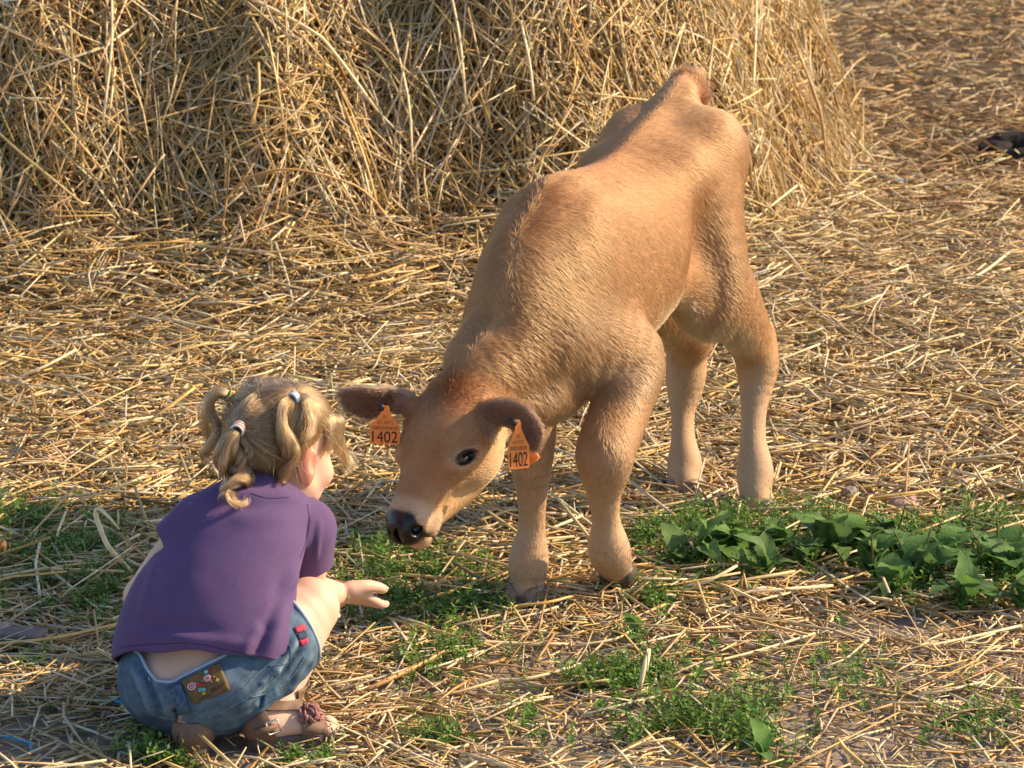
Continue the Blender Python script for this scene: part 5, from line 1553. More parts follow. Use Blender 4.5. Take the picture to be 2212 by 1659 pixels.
bv_shirt = bvh_of(sV + sN * 0.0022, sT)
def place(c):
    """(px, py, Y) kept in front of the shirt"""
    p = P(*c)
    h, n = drop(c[0], c[1], bv_body, 0.015)
    if h is not None and h[1] < p[1] and c[1] <= 1060: p = h
    if c[1] > 1030:
        h, n = drop(c[0], c[1], bv_shirt, 0.013)
        if h is not None and h[1] < p[1]: p = h
    return p
def bunch(name, ctrl, n, rad, curl=0.0, turns=2.0, m=34, taper=0.4):
    """a lock of n strands along a path of (px, py, Y); rad = list of bundle radii"""
    pts = np.array([c if len(c) == 3 and abs(c[0]) < 3 else place(c) for c in ctrl])
    path = catmull(pts, 8); s0 = np.linspace(0, 1, len(path)); s = np.linspace(0, 1, m)
    path = np.stack([np.interp(s, s0, path[:, a]) for a in range(3)], 1)
    T = nrm(np.gradient(path, axis=0)); up = np.array([0.2, -1, 0.1])
    A = nrm(np.cross(T, up)); B = np.cross(T, A)
    R = np.interp(s, np.linspace(0, 1, len(rad)), rad)
    nc = max(3, n // 60)
    cl = RNG.integers(0, nc, n)
    ca = RNG.uniform(0, 2 * math.pi, nc); cr = np.sqrt(RNG.random(nc)); cph = RNG.normal(0, 0.5, nc); ctn = turns * RNG.uniform(0.85, 1.2, nc)
    ang = RNG.uniform(0, 2 * math.pi, n); rr = np.sqrt(RNG.random(n)); L = RNG.uniform(1 - taper, 1, nc)[cl] * RNG.uniform(0.88, 1.0, n)
    out = np.zeros((n, m, 3)); fz = RNG.normal(0, 1, (n, 3)); fp_ = RNG.uniform(0, 6.28, n)
    for i in range(m):
        t = L * s[i]
        pp = np.stack([np.interp(t, s, path[:, a]) for a in range(3)], 1)
        AA = np.stack([np.interp(t, s, A[:, a]) for a in range(3)], 1); BB = np.stack([np.interp(t, s, B[:, a]) for a in range(3)], 1)
        Rt = np.interp(t, s, R)
        w = ctn[cl] * 2 * math.pi * t + cph[cl] + ca[cl]
        cu = curl * sstep(0.12, 0.45, t) * (0.7 + 0.6 * t)
        x = Rt * (0.62 * cr[cl] * np.cos(ca[cl]) + 0.62 * rr * np.cos(ang)) + cu * np.cos(w)
        y = Rt * (0.62 * cr[cl] * np.sin(ca[cl]) + 0.62 * rr * np.sin(ang)) + cu * np.sin(w)
        out[:, i] = pp + AA * x[:, None] + BB * y[:, None] + fz * (0.002 * t * np.sin(9 * t + fp_))[:, None]
    o = strands(name, out, np.interp(s, [0, 0.85, 1], [0.00036, 0.00036, 0.00012]), hair_tint(n), m_hair); adopt(o, hair)
    return o
d1, d2, d3 = T1[1], T2[1], T3[1]
bunch("curl", [tuple(T1), (478, 848, d1 - 0.005), (456, 862, d1 - 0.01), (450, 895, d1 - 0.012), (462, 935, d1 - 0.012), (456, 965, d1 - 0.015), (440, 985, d1 - 0.015), (448, 1012, d1 - 0.01), (470, 1036, d1)], 420, [0.006, 0.010, 0.012, 0.010, 0.008, 0.005, 0.003], 0.0065, 2.2)
bunch("curl", [tuple(T2), (504, 938, d2 - 0.02), (488, 962, d2 - 0.03), (482, 995, d2 - 0.032), (494, 1025, d2 - 0.03), (512, 1048, d2 - 0.028), (500, 1068, d2 - 0.03), (488, 1080, d2 - 0.03), (512, 1088, d2 - 0.032), (534, 1076, d2 - 0.03), (522, 1062, d2 - 0.03)], 620, [0.006, 0.012, 0.014, 0.012, 0.009, 0.006, 0.003], 0.007, 3.6, taper=0.6)
bunch("curl", [tuple(T2), (512, 936, d2 - 0.022), (506, 970, d2 - 0.03), (520, 1005, d2 - 0.034), (532, 1030, d2 - 0.034), (522, 1055, d2 - 0.034), (505, 1072, d2 - 0.035), (520, 1095, d2 - 0.035)], 380, [0.005, 0.009, 0.010, 0.009, 0.007, 0.004], 0.009, 3.2)
bunch("curl", [tuple(T2), (535, 948, d2 - 0.012), (545, 972, d2 - 0.014), (530, 1000, d2 - 0.016), (520, 1015, d2 - 0.018), (528, 1030, d2 - 0.018)], 220, [0.005, 0.008, 0.008, 0.007, 0.004], 0.007, 2.0)
bunch("curl", [tuple(T3), (620, 868, d3 - 0.02), (606, 892, d3 - 0.03), (604, 925, d3 - 0.032), (616, 955, d3 - 0.03), (622, 980, d3 - 0.03), (606, 1008, d3 - 0.032), (598, 1030, d3 - 0.03), (610, 1048, d3 - 0.03), (622, 1056, d3 - 0.03)], 480, [0.005, 0.010, 0.012, 0.012, 0.010, 0.005, 0.0015], 0.006, 2.2)
bunch("curl", [tuple(T3), (648, 880, d3 - 0.014), (650, 910, d3 - 0.016), (640, 940, d3 - 0.016), (634, 965, d3 - 0.016)], 300, [0.006, 0.014, 0.018, 0.016, 0.008], 0.004, 1.2)
bunch("curl", [tuple(T4), tuple(T4 + HDR * -0.03), tuple(T4 + HDR * -0.04 - HDU * 0.05), tuple(T4 + HDR * -0.03 - HDU * 0.10)], 200, [0.006, 0.012, 0.012, 0.005], 0.007, 2.0)
# fringe falling in front of the ear and across the temple
for c in range(7):
    f0 = 0.026 + 0.008 * c
    st = HD(f0, 0.050 - 0.003 * c, 0.066 - 0.004 * c)
    bunch("fringe", [tuple(st), tuple(HD(f0 + 0.010, 0.067 - 0.004 * c, 0.040)), tuple(HD(f0 + 0.012, 0.073 - 0.005 * c, 0.012)), tuple(HD(f0 + 0.006, 0.070 - 0.005 * c, -0.012 - 0.004 * (c % 3)))], 110, [0.010, 0.010, 0.007, 0.003], 0.002, 1.0)
bunch("wisp", [tuple(HD(0.085, 0.03, 0.04)), tuple(HD(0.105, 0.03, 0.0)), (752, 1000, 4.37), (768, 1018, 4.37)], 60, [0.008, 0.010, 0.012, 0.012], 0.003, 1.0)
bunch("wisp", [tuple(HD(0.088, 0.01, 0.03)), tuple(HD(0.112, 0.02, -0.01)), (748, 985, 4.38), (775, 1030, 4.38)], 40, [0.008, 0.010, 0.012, 0.012], 0.003, 1.0)
# fine flyaway hairs
t, w = sample_surface(gV, gF, 650, np.where(hl > 0.005, 1.0, 0)); p = (gV[t] * w[:, :, None]).sum(1); nn = nrm(p - HC)
dr = nrm(nn * 0.7 + RNG.normal(0, 0.6, p.shape) + np.array([0, 0, 0.2])); ln = RNG.uniform(0.015, 0.045, (len(p), 1))
fl = np.stack([p + nn * 0.004 + dr * ln * s + np.array([0, 0, -0.4]) * ln * s * s for s in (0, 0.3, 0.6, 1.0)], 1)
o = strands("flyaway_hair", fl, np.array([0.0003, 0.00025, 0.0002, 0.0001]), hair_tint(len(fl)), m_hair); adopt(o, hair)

# ---- hair ties and clip
def rings(c, ax, cols, r, gap):
    ax = nrm(ax); e1 = nrm(np.cross(ax, [0.3, 0.2, 1.0])); e2 = np.cross(ax, e1)
    root = None
    for i, m in enumerate(cols):
        q = c + ax * gap * (i - (len(cols) - 1) / 2); tt = np.linspace(0, 2 * math.pi, 21)[:-1]
        V, Q = loop_tube(np.array([q + r * (math.cos(t) * e1 + math.sin(t) * e2) for t in tt]), 0.0019, 7)
        o = mesh_np("hair_tie" if root is None else "band", V, Q, m)
        if root is None: adopt(o, girl); root = o
        else: o.parent = root
    return root
m_or = simple("orange_elastic", (0.72, 0.20, 0.06), 0.8, 0.2, var=0.15, scale=500); m_wh = simple("white_elastic", (0.72, 0.72, 0.76), 0.8, 0.2, var=0.1, scale=500)
m_gr = simple("green_elastic", (0.20, 0.34, 0.08), 0.8, 0.2, var=0.2, scale=500); m_rd = simple("rust_elastic", (0.42, 0.10, 0.04), 0.8, 0.2, var=0.2, scale=500)
m_bw = simple("pale_blue_elastic", (0.55, 0.66, 0.78), 0.8, 0.2, var=0.1, scale=500); m_li = simple("lilac_enamel", (0.55, 0.42, 0.72), 0.25, 0.5, var=0.05)
r = rings(P(496, 858, d1 - 0.004), P(478, 848, d1 - 0.005) - T1, [m_gr, m_rd, m_gr], 0.0088, 0.0034); r["label"] = "green and rust hair tie on the upper bunch"
r = rings(P(516, 926, d2 - 0.012), P(500, 942, d2 - 0.022) - T2, [m_wh, m_or, m_wh, m_or, m_wh], 0.0098, 0.0030); r["label"] = "orange and white striped hair tie"
r = rings(P(636, 860, d3 - 0.012), P(614, 876, d3 - 0.024) - T3, [m_bw, m_wh, m_bw], 0.0090, 0.0032); r["label"] = "pale blue hair tie"
cl = [on_head(x, y, 0.014) for x, y in ((668, 838), (662, 850), (664, 868), (673, 880), (682, 876), (682, 862), (676, 848))]
if all(q is not None for q in cl):
    V, Q = loop_tube(np.array(cl), 0.0019, 7); o = mesh_np("hair_clip", V, Q, m_li); adopt(o, girl); o["label"] = "lilac snap hair clip"
# ------------------------------------------------------------------ weeds
def weed_points():
    spots = [  # px, py, half width px, half height px, plants, tallness
        (80, 1135, 130, 34, 330, 1.0), (130, 1215, 140, 60, 640, 1.0), (60, 1290, 90, 40, 220, 0.9), (230, 1275, 70, 60, 240, 0.9), (190, 1330, 60, 25, 80, 0.8),
        (840, 1235, 110, 40, 420, 1.0), (900, 1285, 150, 48, 620, 1.0), (1010, 1320, 80, 34, 220, 0.9), (790, 1330, 60, 30, 160, 0.9), (1050, 1255, 60, 30, 60, 0.8),
        (1450, 1185, 100, 45, 330, 1.1), (1600, 1165, 120, 35, 330, 1.1), (1560, 1240, 110, 40, 240, 1.0), (1760, 1190, 130, 50, 420, 1.15), (1950, 1200, 170, 55, 560, 1.2), (2130, 1210, 120, 70, 460, 1.2), (2050, 1290, 120, 35, 240, 1.0), (1430, 1310, 60, 30, 160, 0.8),
        (960, 1420, 110, 40, 130, 0.8), (880, 1480, 70, 40, 90, 0.8), (1290, 1480, 120, 36, 150, 0.8), (1420, 1440, 110, 40, 170, 0.85), (1490, 1540, 160, 50, 260, 0.9), (1640, 1590, 130, 44, 230, 0.9), (1360, 1590, 100, 30, 130, 0.8), (950, 1605, 70, 18, 60, 0.8),
        (370, 1645, 70, 16, 110, 0.75), (500, 1655, 110, 10, 90, 0.5), (640, 1648, 90, 12, 70, 0.5), (715, 1600, 22, 14, 14, 0.5), (310, 1620, 40, 20, 60, 0.8), (300, 1575, 30, 16, 20, 0.7), (1850, 1480, 160, 60, 60, 0.8), (2080, 1560, 110, 60, 110, 0.85), (1140, 1560, 80, 40, 50, 0.7), (100, 1460, 120, 60, 70, 0.7), (230, 1420, 60, 30, 30, 0.7), (1700, 1420, 140, 40, 40, 0.7)]
    P_ = []; T_ = []
    for px, py, rx, ry, n, tall in spots:
        th = RNG.uniform(0, 2 * math.pi, n); n = int(n * (2.6 if px > 1400 and py < 1330 else 0.72)); th = th[:n]; r = np.sqrt(RNG.random(n)) * (1.12 + 0.45 * RNG.normal(0, 1, n))
        for a, q in zip(th, r):
            g = G(px + rx * q * math.cos(a), min(py + ry * q * math.sin(a), 1700))
            if vnoise(g[None], 16, 71)[0] + 0.35 * vnoise(g[None], 45, 72)[0] > -0.22: P_.append(g[:2]); T_.append(tall)
    return np.array(P_), np.array(T_)
def weeds():
    p, tall = weed_points(); n = len(p)
    base = np.stack([p[:, 0], p[:, 1], gz(p[:, 0], p[:, 1])], 1)
    h = tall * RNG.uniform(0.022, 0.066, n); az = RNG.uniform(0, 2 * math.pi, n); lean = np.abs(RNG.normal(0, 0.5, n))
    ax = nrm(np.stack([np.cos(az) * lean, np.sin(az) * lean, np.ones(n)], 1))
    side = nrm(np.cross(ax, np.array([0.3, 0.2, 1.0]))); oth = np.cross(ax, side)
    Vs = []; Qs = []; Cs = []; o = 0
    stemc = np.array([0.10, 0.125, 0.035]) * RNG.uniform(0.7, 1.4, (n, 1))
    # stems: three sided
    rings = []
    for k, s in enumerate((0, 0.5, 1.0)):
        c = base + ax * (h * s)[:, None] + side * (0.12 * h * s * s)[:, None]
        for q in range(3):
            a = 2 * math.pi * q / 3; r = 0.0009 * (1 - 0.5 * s)
            rings.append(c + side * (r * math.cos(a)) + oth * (r * math.sin(a)))
    V = np.stack(rings, 1).reshape(-1, 3); b = (np.arange(n) * 9)[:, None]
    Q = np.concatenate([b + np.array([[k * 3 + q, k * 3 + (q + 1) % 3, k * 3 + 3 + (q + 1) % 3, k * 3 + 3 + q]]) for k in range(2) for q in range(3)])
    Vs.append(V); Qs.append(Q); Cs.append(np.repeat(stemc, 9, 0)); o += len(V)
    # leaves: pointed blades folded along the middle
    nl = 11
    for k in range(nl):
        s = (k + 0.6 + RNG.uniform(-0.3, 0.3, n)) / nl; ph = k * 2.4 + az
        c = base + ax * (h * s)[:, None] + side * (0.12 * h * s * s)[:, None]
        rad = np.cos(ph)[:, None] * side + np.sin(ph)[:, None] * oth
        L = RNG.uniform(0.010, 0.020, n) * (1.1 - 0.4 * s) * (0.7 + 0.3 * tall); W = L * RNG.uniform(0.14, 0.26, n)
        d = nrm(rad * RNG.uniform(0.6, 1.0, (n, 1)) + ax * RNG.uniform(0.2, 0.9, (n, 1))); w = nrm(np.cross(d, ax)); up = np.cross(w, d)
        v0 = c; v1 = c + d * (L * 0.45)[:, None] + w * W[:, None] + up * (0.2 * W)[:, None]; v2 = c + d * L[:, None] - up * (0.18 * L)[:, None]; v3 = c + d * (L * 0.45)[:, None] - w * W[:, None] + up * (0.2 * W)[:, None]; vm = c + d * (L * 0.5)[:, None]
        V = np.stack([v0, v1, v2, v3, vm], 1).reshape(-1, 3); b = (np.arange(n) * 5 + o)[:, None]
        Qs.append(np.concatenate([b + np.array([[0, 4, 1, 1]])[:, :4], b + np.array([[0, 3, 4, 4]])]) if False else np.concatenate([b + np.array([[0, 1, 2, 4]]), b + np.array([[0, 4, 2, 3]])]))
        col = np.array([0.105, 0.225, 0.034]) * RNG.uniform(0.6, 1.5, (n, 1)) * np.array([1, 1, 1])
        yl = RNG.random(n) < 0.12; col[yl] = np.array([0.22, 0.25, 0.05]) * RNG.uniform(0.7, 1.2, (yl.sum(), 1))
        Vs.append(V); Cs.append(np.repeat(col, 5, 0)); o += len(V)
    return np.concatenate(Vs), np.concatenate(Qs), np.concatenate(Cs)
V, Q, C = weeds()
m_weed = attr_mat("weed_leaf", rough=0.55, spec=0.35, trans=0.30)
wd = mesh_np("weeds", V, Q, m_weed, smooth=False, attrs={"col": C}); tag(wd, "low green weeds growing in patches through the straw", "weeds", kind="stuff")

# ------------------------------------------------------------------ broad-leaved plantains
m_leaf, nt, bs = mat_new("plantain_leaf")
tc = N(nt, "ShaderNodeTexCoord"); oi = N(nt, "ShaderNodeObjectInfo")
n1 = N(nt, "ShaderNodeTexNoise", i_Scale=30.0, i_Detail=5.0); nt.links.new(tc.outputs["Object"], n1.inputs["Vector"])
c = ramp(nt, n1.outputs[0], [(0.3, (0.090, 0.215, 0.038)), (0.7, (0.155, 0.320, 0.062))])
c = mix(nt, oi.outputs["Random"], c, mix(nt, 0.7, c, (0.105, 0.150, 0.085)))
vat = N(nt, "ShaderNodeAttribute", attribute_name="vein")
c = mix(nt, vat.outputs["Fac"], c, (0.14, 0.24, 0.07))
nt.links.new(c, bs.inputs["Base Color"]); bs.inputs["Roughness"].default_value = 0.62; bs.inputs["Specular IOR Level"].default_value = 0.22
bump(nt, n1.outputs[0], 0.25, 0.02, bs)
tr = N(nt, "ShaderNodeBsdfTranslucent"); nt.links.new(c, tr.inputs[0]); mxs = N(nt, "ShaderNodeMixShader", i_0=0.38)
nt.links.new(bs.outputs[0], mxs.inputs[1]); nt.links.new(tr.outputs[0], mxs.inputs[2]); nt.links.new(mxs.outputs[0], nt.nodes["Material Output"].inputs[0])
def leaf_mesh(seed, arch, wide):
    r = np.random.default_rng(seed)
    nu, nv = 9, 15; V = []; vein = []
    for j in range(nv):
        t = j / (nv - 1)
        wv = wide * (np.interp(t, [0, 0.18, 0.30, 0.5, 0.7, 0.88, 1], [0.05, 0.06, 0.55, 1.0, 0.92, 0.52, 0.02]))
        wv *= 1 + 0.09 * math.sin(t * 26 + seed) + 0.05 * r.normal()
        for i in range(nu):
            s = i / (nu - 1) * 2 - 1
            z = arch * math.sin(min(t * 1.25, 1.4) * math.pi * 0.62) - 0.55 * arch * t * t * 1.3 + 0.16 * wv * s * s + 0.07 * math.sin(s * 5 + t * 17 + seed) * wv * abs(s) * 1.6 + 0.05 * wv * math.sin(t * 14 + s * 2 + seed)
            V.append((t, s * wv, z)); vein.append(max(math.exp(-(s / 0.06) ** 2), 0.6 * math.exp(-((abs(s) - 0.45) / 0.05) ** 2), 0.4 * math.exp(-((abs(s) - 0.8) / 0.05) ** 2)))
    V = np.array(V); i = np.arange(nv - 1)[:, None] * nu + np.arange(nu - 1)[None]
    Q = np.stack([i, i + nu, i + nu + 1, i + 1], -1).reshape(-1, 4)
    o = mesh_np("leaf", V, Q, m_leaf, attrs={"vein": np.array(vein)})
    me = o.data; bpy.data.objects.remove(o); return me
LEAVES = [leaf_mesh(3, 0.34, 0.20), leaf_mesh(4, 0.42, 0.24), leaf_mesh(5, 0.20, 0.22), leaf_mesh(6, 0.30, 0.26), leaf_mesh(8, 0.50, 0.19)]
m_spike = simple("seed_spike", (0.11, 0.13, 0.035), 0.7, 0.2, var=0.4, scale=600, bmp=0.6)
def spike_mesh():
    s = np.linspace(0, 1, 16); p = np.stack([0.06 * s * s, 0.02 * np.sin(s * 3), s], 1)
    r = np.where(s < 0.45, 0.006, 0.014 + 0.004 * np.sin(np.arange(16) * 2.5)) * np.where(s > 0.93, 0.5, 1)
    V, Q = tube(p, r, 6); o = mesh_np("seed_spike", V, Q, m_spike); me = o.data; bpy.data.objects.remove(o); return me
SPIKE = spike_mesh()
PLANTAINS = [  # px, py, leaves, size, spikes, label
    (1455, 1235, 5, 0.085, 0, "small plantain with drooping leaves beside the lifted hoof"),
    (1535, 1235, 6, 0.105, 0, "plantain with upright bright leaves between the lifted foreleg and the hind hoof"),
    (1650, 1262, 5, 0.120, 0, "plantain with one wide grey-green leaf spread over the straw"),
    (1690, 1200, 6, 0.085, 1, "plantain growing against the planted hind hoof"),
    (1800, 1225, 7, 0.120, 1, "tallest plantain with a big upright leaf and a seed spike"),
    (1880, 1262, 7, 0.110, 1, "dense dark plantain beside the tallest plantain"),
    (1985, 1275, 7, 0.115, 2, "plantain with two thin seed spikes over the thickest weeds"),
    (2075, 1320, 6, 0.100, 0, "bluish plantain at the straw edge of the weed strip"),
    (2150, 1245, 6, 0.110, 1, "plantain at the far end of the weed strip with a seed spike"),
    (1372, 1385, 4, 0.060, 0, "tiny plantain seedling alone in the straw near the hooves"),
    (1640, 1655, 4, 0.070, 0, "small plantain alone on the bare grey soil"),
    (1920, 1190, 5, 0.080, 1, "plantain behind the dense dark plantain near the pink stone"),
    (2205, 1330, 5, 0.090, 0, "plantain leaning out of the weed strip over straw")]
PLANTAINS += [(x_, y_, 6, s_, 0, "leafy plantain crowded in the thick of the weed strip") for x_, y_, s_ in ((1490, 1205, 0.085), (1590, 1225, 0.095), (1740, 1245, 0.10), (1840, 1215, 0.10), (1945, 1240, 0.105), (2030, 1245, 0.105), (2100, 1275, 0.10), (2060, 1215, 0.09), (1930, 1295, 0.09), (2190, 1275, 0.10), (1560, 1180, 0.07))]
for px, py, nl, size, ns, lab in PLANTAINS:
    g = G(px, py); g[2] = float(gz(np.array(g[0]), np.array(g[1])))
    root = empty("plantain", tuple(g)); tag(root, lab, "plant", "plantains in the weed strip")
    a0 = RNG.uniform(0, 6.28)
    for k in range(nl + 5):
        o = bpy.data.objects.new("leaf", LEAVES[int(RNG.integers(0, len(LEAVES)))]); COL.objects.link(o); o.parent = root
        s = 0.90 * size * RNG.uniform(0.4, 1.25); el = RNG.uniform(0.35, 1.30)
        o.rotation_euler = (RNG.normal(0, 0.25), -el, a0 + k * 2.4 + RNG.normal(0, 0.3)); o.scale = (s, s * RNG.uniform(0.9, 1.25), s)
        o.location = (0, 0, 0.002)
    for k in range(ns):
        o = bpy.data.objects.new("seed_spike", SPIKE); COL.objects.link(o); o.parent = root
        s = RNG.uniform(0.11, 0.16); o.scale = (s, s, s); o.rotation_euler = (RNG.normal(0, 0.25), RNG.normal(0, 0.25), RNG.uniform(0, 6.28))

# ------------------------------------------------------------------ stones, clods, twine, single stalks and dry blades
def rock(px, py, w, d, h, mat, lab, name="stone", cat="stone", seed=1, rot=0.0, tiltz=0.0, angular=0.6):
    V, Q = uvsphere((0, 0, 0), (1, 1, 1), np.eye(3), 22, 16)
    V = np.sign(V) * np.abs(V) ** angular
    n = vnoise(V, 1.7, seed) * 0.16 + vnoise(V, 4.5, seed + 1) * 0.07
    V = V * (1 + n)[:, None] * np.array([w / 2, d / 2, h / 2])
    c, s = math.cos(rot), math.sin(rot); V = V @ np.array([[c, s, 0], [-s, c, 0], [0, 0, 1]])
    V[:, 2] += tiltz * V[:, 0]
    g = G(px, py); g[2] = h * 0.30
    o = mesh_np(name, V, Q, mat); o.location = tuple(g); tag(o, lab, cat); return o
m_st1 = simple("pink_stone", (0.34, 0.235, 0.20), 0.85, 0.2, var=0.3, scale=50, bmp=0.5, bd=0.004)
m_st2 = simple("grey_stone", (0.22, 0.20, 0.19), 0.85, 0.2, var=0.35, scale=60, bmp=0.5, bd=0.004)
m_st3 = simple("slate_stone", (0.15, 0.125, 0.12), 0.8, 0.25, var=0.3, scale=45, bmp=0.4, bd=0.003)
m_dung = simple("dung", (0.014, 0.010, 0.007), 0.75, 0.25, var=0.5, scale=60, bmp=0.8, bd=0.01)
rock(1952, 1108, 0.066, 0.05, 0.042, m_st1, "pinkish angular stone on bare ground behind the weed strip", seed=3, rot=0.4)
rock(1835, 1085, 0.034, 0.03, 0.040, m_st2, "small grey upright stone behind the weed strip near the hind hoof", seed=5, rot=1.0)
rock(1790, 1150, 0.030, 0.024, 0.016, m_st2, "flat little grey stone between the hind hoof and the tallest plantain", seed=6)
rock(48, 1392, 0.080, 0.05, 0.036, m_st3, "dark flat brick-like stone beside the child's shirt hem", seed=7, rot=-0.15, angular=0.45)
rock(6, 1368, 0.030, 0.03, 0.022, m_st1, "small pink stone next to the dark flat stone", seed=8)
rock(230, 1548, 0.016, 0.014, 0.012, m_st1, "pebble by the looped blue twine", seed=9)
rock(1862, 1012 + 60, 0.022, 0.02, 0.014, m_st1, "pebble between the grey upright stone and the pinkish stone", seed=12)
rock(1310, 1648, 0.030, 0.026, 0.018, m_st2, "grey pebble lying alone in chopped straw", seed=13)
m_clod = simple("dead_leaf_brown", (0.16, 0.075, 0.03), 0.7, 0.2, var=0.4, scale=80, bmp=0.5)
rock(4, 1232, 0.024, 0.03, 0.07, m_clod, "curled brown dead leaf among the weeds", "dead_leaf", "leaf", seed=14)
g = G(2190, 345)
dung = empty("dung", tuple(g)); tag(dung, "black clods of dung on the trampled straw", "dung")
for k, (px, py, w, h) in enumerate(((2150, 338, 0.14, 0.07), (2195, 330, 0.20, 0.10), (2212, 350, 0.13, 0.06), (2118, 346, 0.06, 0.03), (2235, 338, 0.18, 0.09))):
    V, Q = uvsphere((0, 0, 0), (1, 1, 1), np.eye(3), 24, 16)
    V = V * (1 + 0.22 * vnoise(V, 2.2, 20 + k) + 0.10 * vnoise(V, 6, 30 + k))[:, None] * np.array([w / 2, w / 2.4, h / 2]); q = G(px, py); V = V + np.array([q[0], q[1], h * 0.3])
    adopt(mesh_np("clod", V, Q, m_dung), dung)
m_twine = simple("blue_twine", (0.07, 0.30, 0.44), 0.6, 0.3, var=0.25, scale=500, bmp=0.4)
def twine(pts, r, lab):
    p = catmull(np.array([G(x, y, z) for x, y, z in pts]), 8)
    tw = []
    T = nrm(np.gradient(p, axis=0)); A = nrm(np.cross(T, [0, 0, 1.0])); B = np.cross(A, T)
    root = None
    for k in range(3):
        ph = np.arange(len(p)) * 0.9 + k * 2.09
        V, Q = tube(p + A * (r * 0.6 * np.cos(ph))[:, None] + B * (r * 0.6 * np.sin(ph))[:, None], r * 0.62, 6)
        o = mesh_np("twine" if root is None else "ply", V, Q, m_twine)
        if root is None: root = o; tag(o, lab, "twine", "scraps of blue twine")
        else: o.parent = root
twine([(212, 1532, 0.004), (222, 1519, 0.006), (245, 1514, 0.012), (264, 1520, 0.012), (272, 1534, 0.004)], 0.0030, "looped scrap of blue twine beside the child's shorts")
twine([(-30, 1580, 0.004), (10, 1592, 0.006), (40, 1600, 0.008), (64, 1606, 0.010), (68, 1624, 0.003)], 0.0026, "bent scrap of blue twine on grey chopped straw")
twine([(1862, 360, 0.03), (1890, 377, 0.05), (1925, 385, 0.05), (1970, 396, 0.03)], 0.0040, "straight scrap of turquoise twine by the foot of the heap")

m_gold_st = simple("golden_stalk", (0.62, 0.40, 0.135), 0.38, 0.5, var=0.18, scale=45)
m_pale_st = simple("pale_stalk", (0.72, 0.58, 0.34), 0.40, 0.5, var=0.18, scale=45)
m_brown_st = simple("brown_stalk", (0.44, 0.25, 0.09), 0.42, 0.45, var=0.25, scale=45)
def stalk(pts, r, mat, lab, on=None):
    p = np.array([(G(x, y, z) if on is None else on(x, y, z)) for x, y, z in pts])
    p = catmull(p, 3) if len(p) > 2 else np.array([p[0], (p[0] * 0.5 + p[1] * 0.5) + np.array([0, 0, 0.002]), p[1]])
    rr = np.full(len(p), r); rr[0] *= 0.9; rr[-1] *= 0.8
    V, Q = tube(p, rr, 7)
    o = mesh_np("straw_stalk", V, Q, mat); tag(o, lab, "straw stalk", "single long straw stalks"); return o
gs, ps_, bs_ = m_gold_st, m_pale_st, m_brown_st
LAB_G = [
    'golden straw stalk lying just below the dark flat stone by the shirt hem',
    "golden straw stalk lying across the weeds beside the child's bare arm",
    "golden straw stalk slanting away from below the child's hand",
    'pale bent straw stalk in the grass below the planted fore hoof',
    "golden straw stalk lying under the calf's muzzle across the weeds",
    'golden straw stalk raised on the weeds pointing at the planted foreleg',
    'golden straw stalk slanting across chopped straw below the pale bent stalk',
    "pale straw stalk crossing the grass between the child's shin and the pale bent stalk",
    'pale straw stalk lying on chopped straw below the bluish plantain',
    'thick golden half of a broken stalk standing on bare grey soil',
    'brown half of a broken stalk standing on bare grey soil',
    'thick golden straw stalk by the looped blue twine under the shorts',
    "pale straw stalk lying level at the tip of the child's short sleeve",
    'pale straw stalk propped up beside the small drooping plantain',
    "pale straw stalk lying level between child's shin and the tiny plantain seedling",
    'thin pale curved straw stalk below the lifted hoof',
    'golden straw stalk lying against the planted fore hoof',
    'pale straw stalk on chopped straw between the tiny seedling and the wide-leaved plantain',
    'pale straw stalk lying along the back edge of the weeds before the hind hoof',
    'thick pale straw stalk on bare grey soil beside the broken stalk',
    "thin pale straw stalk passing behind the child's sandal",
]
